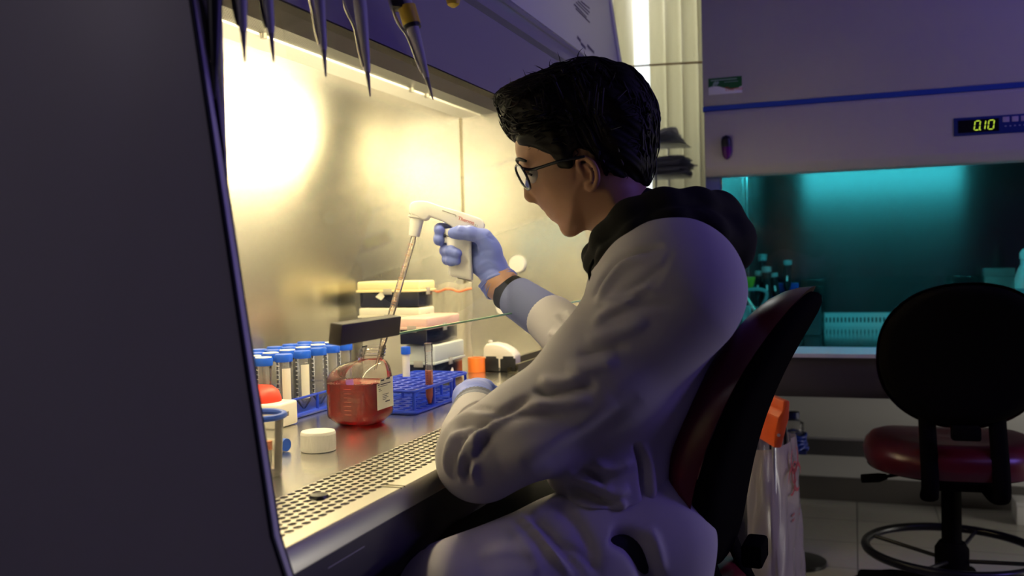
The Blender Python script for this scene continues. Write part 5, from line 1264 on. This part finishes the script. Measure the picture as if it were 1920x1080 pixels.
# ------------------------------------------------------------------ lab chairs
VINYL = mat('red_vinyl', (.10, .007, .011), .30, spec=.5, bump=(160, .12, (1, 1, 1), .0008))
SHELL = mat('chair_black', (.007, .0066, .0055), .9, spec=0.)
CROME = mat('dark_metal', (.03, .03, .03), .3, .6)
def rot(p, a): c, s = math.cos(a), math.sin(a); return Vector((p[0]*c-p[1]*s, p[0]*s+p[1]*c, p[2]))
def lab_chair(label, loc, heading, zs=.55, zb=.80, bx=-.235, swivel=0., curl=.4, W=.212, Hh=.196, e0=2.25):
    t = thing('lab_chair', label, 'chair', (loc[0], loc[1], 0), heading, 'red vinyl lab chairs')
    def back_ring(W, Hh, front, r_in=0.):
        rows = []; n = 56
        for i in range(13):
            r = math.sin(i/12*PI/2); row = []
            for j in range(n):
                ph = 2*PI*j/n; e = e0; c, s = math.cos(ph), math.sin(ph)
                y = r*W*math.copysign(abs(c)**(2/e), c); h = r*Hh*math.copysign(abs(s)**(2/e), s)
                mid = -(.36*h+.9*h*h)+curl*y*y
                th = (.060 if front else -.034)*(max(0, 1-r**14))**.5 + (.0 if front else 0)
                row.append((bx+mid+th, y, zb+h))
            rows.append(row)
        V = [q for r in rows for q in r]; F = []
        for i in range(12):
            for j in range(n): F.append([i*n+j, i*n+(j+1) % n, (i+1)*n+(j+1) % n, (i+1)*n+j])
        return V, F
    build('back_cushion', MB().add(*back_ring(W, Hh, True)), VINYL, t, smooth=60, local=True)
    build('back_shell', MB().add(*back_ring(W*.962, Hh*.962, False)), SHELL, t, smooth=60, local=True)
    st = MB(); n = 56; rows = []
    for r, z in ((.0, .0), (.3, .0), (.6, .002), (.80, .0), (.90, -.008), (.97, -.026), (1.0, -.050), (.985, -.072), (.95, -.084)):
        row = []
        for j in range(n):
            ph = 2*PI*j/n; c, s = math.cos(ph), math.sin(ph); e = 2.5
            x = .250*math.copysign(abs(c)**(2/e), c); y = .235*math.copysign(abs(s)**(2/e), s)
            zz = z-.012*(1-min(1, r/.8)**2) - (.02*max(0, x/.250)**3*r)
            row.append((x*r, y*r, zs+zz))
        rows.append(row)
    V = [q for r in rows for q in r]; F = []
    for i in range(len(rows)-1):
        for j in range(n): F.append([i*n+j, i*n+(j+1) % n, (i+1)*n+(j+1) % n, (i+1)*n+j])
    build('seat', st.add(V, F), VINYL, t, smooth=60, local=True)
    pan = MB(); rows = []
    for r, z in ((.95, -.082), (.955, -.090), (.75, -.100), (0, -.102)):
        rows.append([(.250*r*math.cos(2*PI*j/n), .235*r*math.sin(2*PI*j/n), zs+z) for j in range(n)])
    V = [q for r in rows for q in r]; F = []
    for i in range(len(rows)-1):
        for j in range(n): F.append([i*n+j, i*n+(j+1) % n, (i+1)*n+(j+1) % n, (i+1)*n+j])
    build('seat_pan', pan.add(V, F), SHELL, t, smooth=60, local=True)
    for sy in (-1, 1):
        P_ = bez([(bx+.02, sy*.085, zb-.10), (bx+.035, sy*.085, zb-.17), (bx-.012, sy*.085, zs-.06), (bx-.01, sy*.085, zs-.125), (bx+.06, sy*.080, zs-.135), (-.10, sy*.06, zs-.105)], 22)
        build('back_bar', MB().tube(P_, .020, 12, ell=(.45, 1.1), up=(0, 1, 0)) if False else MB().tube(P_, .021, 12, ell=(1.05, .45), up=(0, 1, 0)), SHELL, t, smooth=60, local=True)
    build('adjust_knob', MB().box(bx-.045, bx-.012, -.035, .035, zb-.215, zb-.178, .006), SHELL, t, local=True)
    build('mechanism', MB().box(-.14, .09, -.07, .07, zs-.135, zs-.086, .008), SHELL, t, local=True)
    lv = build('lever', MB().tube(bez([(-.02, .05, zs-.105), (-.06, .13, zs-.108), (-.08, .185, zs-.114)], 8), .005, 8), SHELL, t, smooth=60, local=True)
    build('lever_grip', MB().tube([(-.078, .178, zs-.113), (-.085, .20, zs-.116), (-.095, .245, zs-.118)], [.008, .0135, .0125], 12), SHELL, lv, smooth=60, local=True)
    build('column', MB().cyl((0, 0, .20), (0, 0, zs-.12), .027, n=24), SHELL, t, local=True)
    build('column_sleeve', MB().lathe([(.040, .08), (.046, .10), (.046, .215), (.034, .235)], n=24), SHELL, t, local=True)
    zr = .212
    rg = build('foot_ring', MB().tube([(.232*math.cos(a), .232*math.sin(a), zr) for a in np.linspace(0, 2*PI, 61)[:-1]], .0125, 10, closed=True), CROME, t, smooth=60, local=True)
    for k in range(4):
        a = PI/4+k*PI/2+.35; build('spoke', MB().tube([(.04*math.cos(a), .04*math.sin(a), .185), (.228*math.cos(a), .228*math.sin(a), zr)], .006, 8), CROME, rg, smooth=60, local=True)
    for k in range(5):
        a = k*2*PI/5+swivel
        lg = build('base_leg', MB().tube(bez([(.03*math.cos(a), .03*math.sin(a), .105), (.16*math.cos(a), .16*math.sin(a), .095), (.29*math.cos(a), .29*math.sin(a), .068)], 8), [.026]*3+[.024]*3+[.02]*3, 10, ell=(1, .7)), SHELL, t, smooth=60, local=True)
        cx, cy = .30*math.cos(a), .30*math.sin(a); px2 = Vector((-math.sin(a), math.cos(a), 0))
        cs = MB()
        for sgn in (-1, 1): cs.cyl(Vector((cx, cy, .030))+px2*sgn*.006, Vector((cx, cy, .030))+px2*sgn*.026, .0295, n=20, bev=.004)
        build('caster', cs, SHELL, lg, local=True)
    return t
th = math.radians(23)
fc = (-R_*math.cos(th)+F_*math.sin(th)); hd1 = math.atan2(fc.y, fc.x)
bc1 = pd(1377, 800, 1.50)
c1 = bc1-rot((-.235, 0, 0), hd1)
lab_chair('red vinyl lab chair with black back shell that the person sits on', (c1.x, c1.y), hd1, zs=.565, zb=bc1.z, swivel=.5, curl=.12, W=.205, Hh=.222, e0=2.6)
bc2 = pd(1806, 668, 2.46); hd2 = math.atan2(F_.y, F_.x)-math.radians(17)
c2 = bc2-rot((-.235, 0, 0), hd2)
lab_chair('empty red vinyl lab chair seen from behind, in front of the teal-lit cabinet', (c2.x, c2.y), hd2, zs=.545, zb=bc2.z, swivel=.95)

# ------------------------------------------------------------------ biohazard waste stand with its clear bag
bp0 = pd(1466, 800, 2.25)
bin_ = thing('waste_bag_stand', 'orange-topped waste stand holding a clear bag with red biohazard symbol', 'waste stand', (bp0.x-.03, bp0.y+.05, 0))
def bpx(u, v, d=2.25): return pd(u, v, d)
ORL = mat('orange_lid', (.62, .085, .012), .4)
fr_n = (R_*.86-F_*.5).normalized(); fr_t = Vector((0, 0, 1)).cross(fr_n).normalized()
frame_pts = [bpx(1464, 752), bpx(1477, 752), bpx(1473, 790), bpx(1470, 800), bpx(1462, 838), bpx(1450, 838), bpx(1449, 815), bpx(1456, 782)]
o_ = bpx(1460, 795); s_ = 2.25/FPX
fr2 = [(1465, 750), (1478, 750), (1476, 784), (1470, 806), (1462, 838), (1448, 838), (1449, 812), (1455, 782), (1463, 770)]
build('lid_bracket', MB().prism([((u-1460)*s_, (795-v)*s_) for u, v in fr2], o_, (R_, U_, F_), -.015, .22, .004), ORL, bin_)
build('lid_screw', MB().cyl(bpx(1460, 816, 2.236), bpx(1460, 816, 2.228), .004, n=12), STANDL, bin_)
zt3 = bpx(1460, 828).z
for u, d in ((1451, 2.26), (1446, 2.44), (1473, 2.44)):
    p = bpx(u, 836, d); build('pole', MB().cyl((p.x, p.y, .004), (p.x, p.y, zt3), .005, n=10), STANDL if u == 1451 else CROME, bin_)
pa = bpx(1430, 840, 2.34)
build('foot_frame', MB().box(pa.x-.04, pa.x+.12, pa.y-.12, pa.y+.16, .0, .012, .003), CROME, bin_)
bagm = clear('waste_bag_film', tint=(.9, .88, .86), body=(.62, .54, .50), k=.62, rough=.2, fres=1.4)
cB = bpx(1462, 900, 2.36); 
def bagw(i, j):
    a = 2*PI*i; z = lerp(.05, zt3-.02, j); e = 3.0; c, s = math.cos(a), math.sin(a)
    x = .070*math.copysign(abs(c)**(2/e), c)*(1+.22*max(0., math.sin(PI*max(0., 1-j)**.8))*.6); y = .125*math.copysign(abs(s)**(2/e), s)
    w = .004*math.sin(7*a+9*j)+.003*math.sin(13*a-17*j)
    p = fr_n*(x+w)*.62+fr_t*(y+w)
    return Vector((cB.x, cB.y, 0))+Vector((p.x, p.y, z))-fr_n*(.02*j)
bgw = build('bag', MB().grid(bagw, 64, 40), bagm, bin_, smooth=180)
# symbol: three broken crescents about a ring, on the face of the bag
sy_c = bagw(0.0, .80); zc = bpx(1474, 888, 2.33).z
sy_c = Vector((sy_c.x, sy_c.y, zc))+fr_n*.004
sm = MB()
def arc(cx, cy, r, a0, a1, w_, n=18):
    V_ = []
    for k in range(n+1):
        a = lerp(a0, a1, k/n); ww = w_*(max(0., math.sin(PI*k/n))**.6*.85+.15)
        for rr in (r-ww/2, r+ww/2): V_.append(sy_c+fr_t*(cx+rr*math.cos(a))+Vector((0, 0, 1))*(cy+rr*math.sin(a))+fr_n*.001)
    sm.add(V_, [[2*k, 2*k+1, 2*k+3, 2*k+2] for k in range(n)])
for k in range(3):
    a = PI/2+k*2*PI/3; arc(.036*math.cos(a), .036*math.sin(a), .034, a-PI+.75, a+PI-.75, .014) if False else arc(.034*math.cos(a), .034*math.sin(a), .032, a+.55-2*PI, a-.55, .013, 26)
arc(0, 0, .026, 0, 2*PI, .006, 30)
build('biohazard_symbol', sm, mat('symbol_red', (.30, .02, .03), .6), bgw, smooth=0)
wl = MB(); 
for k in range(4):
    c_ = sy_c+Vector((0, 0, -.105-.013*(k//2)))+fr_t*(-.03+.045*(k % 2))
    wl.add([c_, c_+fr_t*.034, c_+fr_t*.034+Vector((0, 0, .006)), c_+Vector((0, 0, .006))], [[0, 1, 2, 3]])
build('warning_print', wl, mat('warning_red', (.22, .05, .05), .6), bgw, smooth=0)

# ------------------------------------------------------------------ vacuum flask on its floor stand under the far cabinet
vd = 3.25
vb = pd(1490, 845, vd); vf = thing('vacuum_flask', 'blue-capped flask wrapped in blue tubing on a thin floor stand by the waste bag', 'flask', (vb.x, vb.y, 0))
NAVY = mat('navy_plastic', (.012, .02, .12), .35)
zf = lambda v_: pd(1490, v_, vd).z
build('stand_pole', MB().cyl((vb.x, vb.y, .0), (vb.x, vb.y, zf(850)), .010, n=12), CROME, vf)
build('stand_foot', MB().lathe([(.10, 0), (.10, .012), (.012, .022)], (vb.x, vb.y, 0), n=28), CROME, vf)
build('shelf_plate', MB().box(vb.x-.04, vb.x+.04, vb.y-.04, vb.y+.04, zf(848), zf(842), .002), NAVY, vf)
build('flask_body', MB().lathe([(.032, 0), (.036, .01), (.036, zf(792)-zf(842)), (.018, zf(786)-zf(842)), (.018, zf(780)-zf(842))], (vb.x-.004, vb.y, zf(842)), n=28), CLEARP, vf)
build('flask_cap', MB().lathe([(.022, 0), (.022, zf(772)-zf(783)), (.0001, zf(772)-zf(783)+.001)], (vb.x-.004, vb.y, zf(783)), n=24), NAVY, vf)
build('cap_spout', MB().tube([(vb.x-.004, vb.y, zf(776)), (vb.x-.05, vb.y-.01, zf(776))], .010, 10), NAVY, vf)
coil = []
for k in range(130): a = k*.36; coil.append((vb.x+(.041+.006*math.sin(k*.7))*math.cos(a), vb.y+(.041+.006*math.cos(k*.9))*math.sin(a), lerp(zf(842), zf(812), (k/129))+.004*math.sin(k*1.3)))
build('tubing', MB().tube(coil, .0055, 8), mat('blue_tubing', (.015, .04, .33), .3), vf, smooth=180)
build('valve', MB().box(vb.x-.014, vb.x+.016, vb.y-.06, vb.y-.042, zf(868), zf(846), .003), mat('valve_cream', (.45, .43, .33), .5), vf)

# white box on the floor at the far wall
wb = pz(1906, 985, 0)
wt = thing('carton', 'small white carton lying on the floor against the far baseboard', 'box', (wb.x+.10, wb.y+.06, 0))
build('carton_body', MB().box(-.1, .1, -.06, .06, .0005, .075, .003), PAPER, wt, local=True); build('carton_lid', MB().box(-.102, .102, -.062, .062, .07, .09, .003), PAPER, wt, local=True)

# ------------------------------------------------------------------ filing cabinet with letter trays behind the person
yd_ = 3.62
tl = py_(1150, 360, yd_); tr_ = py_(1277, 345, yd_); fx0, fx1 = tl.x, tr_.x; ztp = py_(1250, 372, yd_).z
fcab = thing('filing_cabinet', 'narrow grey filing cabinet under the letter trays by the window', 'cabinet', ((fx0+fx1)/2, yd_+.16, 0))
FIL = mat('filing_grey', (.22, .22, .24), .45)
build('cabinet_body', MB().box(fx0-.01, fx1+.01, yd_, yd_+.34, .0, ztp-.002, .004), FIL, fcab)
nd = 4
for k in range(nd):
    z0, z1 = .05+k*(ztp-.07)/nd, .05+(k+1)*(ztp-.07)/nd-.012
    dr = build('drawer', MB().box(fx0, fx1, yd_-.014, yd_-.0005, z0, z1, .003), FIL, fcab)
    build('drawer_handle', MB().tube([((fx0+fx1)/2-.05, yd_-.014, z1-.06), ((fx0+fx1)/2-.05, yd_-.034, z1-.06), ((fx0+fx1)/2+.05, yd_-.034, z1-.06), ((fx0+fx1)/2+.05, yd_-.014, z1-.06)], .005, 8), STANDL, dr)
tray = thing('letter_tray', 'tiered wire letter tray standing on the filing cabinet behind the head', 'tray', ((fx0+fx1)/2, yd_+.14, ztp))
WIRE = mat('tray_white', (.62, .62, .64), .35)
tz = [py_(1250, v_, yd_+.1).z for v_ in (362, 328, 268)]
tz[0] = ztp+.004
for z in tz:
    build('shelf_sheet', MB().box(fx0+.006, fx1-.004, yd_+.02, yd_+.30, z-.002, z, .0006), WIRE, tray)
for xx in (fx0+.008, fx1-.10):
    for yy in (yd_+.022, yd_+.297): build('tray_post', MB().cyl((xx, yy, ztp), (xx, yy, tz[2]+.02), .0035, n=8), WIRE, tray)
PAPERT = bpy.data.materials.new('thin_paper'); PAPERT.use_nodes = True; n_ = PAPERT.node_tree; b0 = n_.nodes['Principled BSDF']; b0.inputs['Base Color'].default_value = (.92, .90, .95, 1); b0.inputs['Roughness'].default_value = .7
tl2 = n_.nodes.new('ShaderNodeBsdfTranslucent'); tl2.inputs[0].default_value = (.8, .78, .8, 1); mx2 = n_.nodes.new('ShaderNodeMixShader'); mx2.inputs[0].default_value = .65
n_.links.new(b0.outputs[0], mx2.inputs[1]); n_.links.new(tl2.outputs[0], mx2.inputs[2]); n_.links.new(mx2.outputs[0], n_.nodes['Material Output'].inputs[0])
def papers(label, z, n, h, x0, x1, cr):
    o = thing('paper_stack', label, 'papers', ((x0+x1)/2, yd_+.15, z+.001))
    for k in range(n):
        ang = rng.uniform(-.10, .10); zz = z+.001+h*k/n; dx_, dy_ = rng.uniform(-.012, .012), rng.uniform(-.01, .01); hw = (x1-x0)/2; sd = rng.uniform(0, 6)
        def fn(i, j):
            p = rot(((i-.5)*2*hw, (j-.5)*.25, 0), ang); lift_ = cr*(abs(math.sin(3.1*i+2*j+sd))*.6+.4*abs(math.sin(7*i-3*j+sd)))*(i**2)
            return Vector(((x0+x1)/2+p.x+dx_, yd_+.155+p.y+dy_, zz+lift_*(k/n)+.003))
        m_ = MB().grid(fn, 10, 8); sh = build('sheet', m_, PAPERT, o, smooth=180)
        md = sh.modifiers.new('t', 'SOLIDIFY'); md.thickness = h/n*.8; md.offset = 1
papers('few papers on the lowest tier of the letter tray behind the head', tz[0], 4, .014, fx0+.03, fx1+.006, .012)
papers('thick pile of papers on the middle tier of the letter tray', tz[1], 10, .060, fx0+.02, fx1, .012)
papers('crumpled papers heaped on the top tier of the letter tray', tz[2], 5, .030, fx0+.02, fx1-.035, .035)

# ------------------------------------------------------------------ inside the far cabinet
gy = 3.78
def gz(u, v, y=gy): return py_(u, v, y)
zF = zS+.001
pst = gz(1455, 560); ps = thing('pipette_stand', 'blue pipette stand at the left inside the far cabinet', 'stand', (pst.x, gy, zF))
SBLUE = mat('stand_blue', (.008, .03, .25), .4)
build('stand_column', MB().box(gz(1442, 560).x, gz(1464, 560).x, gy+.02, gy+.06, zF, gz(1455, 535).z, .004), SBLUE, ps)
build('stand_bar', MB().box(gz(1412, 540).x, gz(1498, 540).x, gy-.005, gy+.05, gz(1455, 548).z, gz(1455, 531).z, .004), SBLUE, ps)
build('stand_panel', MB().box(gz(1472, 540).x, gz(1498, 540).x, gy-.012, gy-.005, gz(1455, 566).z, gz(1455, 531).z, .002), SBLUE, ps)
build('stand_base', MB().box(gz(1418, 560).x, gz(1492, 560).x, gy-.03, gy+.10, zF, zF+.012, .003), SBLUE, ps)
def far_pip(u0, v0, u1, v1, lab_, capm, y=gy-.03, r=.014):
    a = gz(u1, v1, y); b_ = gz(u0, v0, y); d = (b_-a).normalized(); L = (b_-a).length
    t = thing('micropipette', lab_, 'pipette', a.to_tuple(), group='micropipettes in the far cabinet')
    build('pipette_body', MB().lathe([(.004, -L*.5), (.006, -L*.1), (r*.8, 0), (r, L*.1), (r, L*.80), (r*.7, L*.82)], a, d, n=18), BLACK, t)
    build('push_button', MB().lathe([(r*.9, L*.82), (r*1.15, L*.84), (r*1.15, L), (.0001, L*1.01)], a, d, n=18), capm, t)
    build('volume_window', MB().obox(a+d*L*.35-Vector((0, r, 0)), ((1, 0, 0), (0, 1, 0), d), (.003, .0015, .010)), WHITE, t)
CY = mat('pale_cyan', (.22, .30, .30), .4)
far_pip(1430, 477, 1428, 548, 'tallest dark micropipette on the blue stand', CY)
far_pip(1437, 500, 1440, 560, 'dark micropipette with a round pale button, front of the blue stand', CY, gy-.06, .016)
far_pip(1424, 508, 1420, 556, 'left leaning dark micropipette on the blue stand', CY, gy-.04)
far_pip(1450, 512, 1456, 556, 'right leaning dark micropipette on the blue stand', CY, gy-.04)
far_pip(1477, 488, 1476, 540, 'dark micropipette standing apart at the right end of the blue stand', CY)
yb_ = gz(1403, 530, gy-.1); 
yt = thing('beaker', 'small yellow fluted cup at the left inside the far cabinet', 'cup', (yb_.x, gy-.1, zF))
zc0 = gz(1403, 540, gy-.1).z-zF
build('cup_stand', MB().lathe([(.020, 0), (.020, .006), (.008, .010), (.008, zc0)], n=20), CLEARP, yt, local=True)
cupm = MB(); rows = []
for z, r in ((zc0, .014), (zc0+.004, .017), (zc0+.04, .024), (zc0+.042, .023)): rows.append([(r*(1+.10*math.cos(6*2*PI*j/48))*math.cos(2*PI*j/48), r*(1+.10*math.cos(6*2*PI*j/48))*math.sin(2*PI*j/48), z) for j in range(48)])
m_, V_, F_b, nq = loft(rows); F_b.append(list(range(nq))[::-1]); m_.add(V_, F_b)
build('cup', m_, mat('yellow_cup', (.30, .32, .02), .4), yt, local=True)
rb_ = thing('steel_rod', 'bright steel rod leaning at the left edge inside the far cabinet', 'rod', gz(1411, 575, gy-.25).to_tuple()[:2]+(zF,))
ra_, rbb = gz(1366, 512, gy-.25), gz(1412, 577, gy-.25); rd = (rbb-ra_).normalized(); kf = (zF-ra_.z)/rd.z
build('rod', MB().cyl(ra_, ra_+rd*(kf-.01), .0075, n=14), mat('steel_warm_reflect', (.85, .78, .60), .25, .9), rb_)  # warm tint puts the lit cabinet's reflected light into the colour
wbx = gz(1400, 580, gy-.22); tb_ = thing('valve_block', 'small pale square block beside the clear tubing in the far cabinet', 'block', (wbx.x, gy-.22, zF))
build('block', MB().box(-.014, .014, -.014, .014, 0, gz(1400, 573, gy-.22).z-zF, .003), mat('block_pale', (.5, .55, .52), .5), tb_, local=True)
tubp = [gz(1392, 545, gy-.2), gz(1420, 542, gy-.2), gz(1437, 548, gy-.2), gz(1434, 565, gy-.2), gz(1420, 585, gy-.2), gz(1400, 606, gy-.2), gz(1392, 618, gy-.2)]
zmin = min(p.z for p in tubp); 
tub_ = tag(build('tubing', MB().tube(bez(tubp, 40), .007, 10), clear('hose_clear', tint=(.8, .9, .9), body=(.6, .8, .8), k=.45, rough=.1), loc=(tubp[3].x, tubp[3].y, zF), smooth=180), 'looped clear hose at the left inside the far cabinet', 'hose')
hs2 = [gz(1418, 580, gy-.18), gz(1450, 580, gy-.18), gz(1470, 581, gy-.18)]
tag(build('tube_holder', MB().tube(hs2, .010, 10), mat('holder_pale', (.45, .52, .50), .5), loc=(hs2[1].x, hs2[1].y, zF), smooth=180), 'pale horizontal tube holder beside the clear hose', 'holder')
def far_box(lab_, u0, u1, v0, v1, y, m_, lidm, name='plastic_box', grp=None):
    a, b_ = gz(u0, v1, y), gz(u1, v0, y); t = thing(name, lab_, 'box', ((a.x+b_.x)/2, y, zF), group=grp); hw = (b_.x-a.x)/2; h = b_.z-zF
    build('box_body', MB().box(-hw, hw, 0, .08, .0, h*.86, .004), m_, t, local=True); build('lid', MB().box(-hw-.002, hw+.002, -.002, .082, h*.86, h, .003), lidm, t, local=True); return t
DKC = clear('dark_clear', tint=(.5, .6, .6), body=(.06, .09, .09), k=.3, rough=.1)
far_box('dark clear box right of the blue pipette stand', 1502, 1544, 524, 555, gy, DKC, DKC)
far_box('low pale box in front of the dark clear box, behind the near chair top', 1508, 1538, 557, 580, gy-.15, mat('box_dark_cyan', (.03, .045, .05), .5), mat('lid_cyan', (.4, .48, .48), .5))
yr = 3.95
MK2 = clear('milky_far', tint=(.6, .68, .66), body=(.42, .50, .47), k=.65, rough=.2)
far_box('wide cloudy container near the right end inside the far cabinet', 1846, 1903, 502, 545, yr, MK2, MK2)
far_box('low clear tube box left of the cloudy container', 1814, 1840, 518, 540, yr, DKC, DKC)
far_box('low clear box second left of the cloudy container', 1788, 1812, 517, 540, yr, DKC, DKC)
sp = gz(1921, 520, 3.8); s_t = thing('wash_bottle', 'pale wash bottle with a printed label at the right end inside the far cabinet', 'bottle', (sp.x, 3.8, zF))
hB = gz(1921, 485, 3.8).z-zF
build('bottle_body', MB().lathe([(.030, 0), (.033, .004), (.033, hB*.72), (.022, hB*.86), (.013, hB*.92), (.013, hB)], n=28), mat('bottle_pale', (.40, .48, .46), .3), s_t, local=True)
build('cap', MB().lathe([(.016, hB), (.016, hB+.02), (.006, hB+.035), (.0001, hB+.036)], n=20), mat('cap_pale', (.55, .62, .58), .4), s_t, local=True)
def lf(i, j): a = lerp(-PI, -.2, i); return Vector((.0336*math.cos(a), .0336*math.sin(a), lerp(hB*.2, hB*.6, j)))
build('label', MB().grid(lf, 14, 1), mat('label_teal', (.15, .22, .25), .5), s_t, local=True, smooth=180)
# ------------------------------------------------------------------ lights
def area(name, loc, target, size, power, col, sy=None):
    l = bpy.data.lights.new(name, 'AREA'); l.energy = power; l.color = col; l.size = size; l.shape = 'RECTANGLE'; l.size_y = sy or size
    o = bpy.data.objects.new(name, l); COL.objects.link(o); o.location = loc
    o.rotation_euler = (Vector(target)-Vector(loc)).to_track_quat('-Z', 'Y').to_euler(); return o
area('violet_lamp', (2.3, 2.1, 2.05), (-.2, 1.6, 1.1), .5, 18, (.27, .18, 1.0), .5)
area('violet_fill', (1.5, 1.0, 2.8), (.4, 3.0, 1.4), 1.0, 4.5, (.36, .26, 1.0), .3)  # added weaker violet fill for the far cabinet's face
area('panel_fill', (-1.3, -.5, 1.9), (-.9, .8, 1.0), .2, .95, (1.0, .88, 1.0), .3)  # added fill that brightens the near side panel
area('window_daylight', (-.75, 4.45, 1.9), (-.2, 2.0, .8), .6, 12, (.95, .97, 1), 1.2)
area('low_fill', (2.5, 3.3, .5), (.0, 4.1, .3), .8, 22, (1, .95, .86), .8)  # added low fill for the wall and floor under the far cabinet
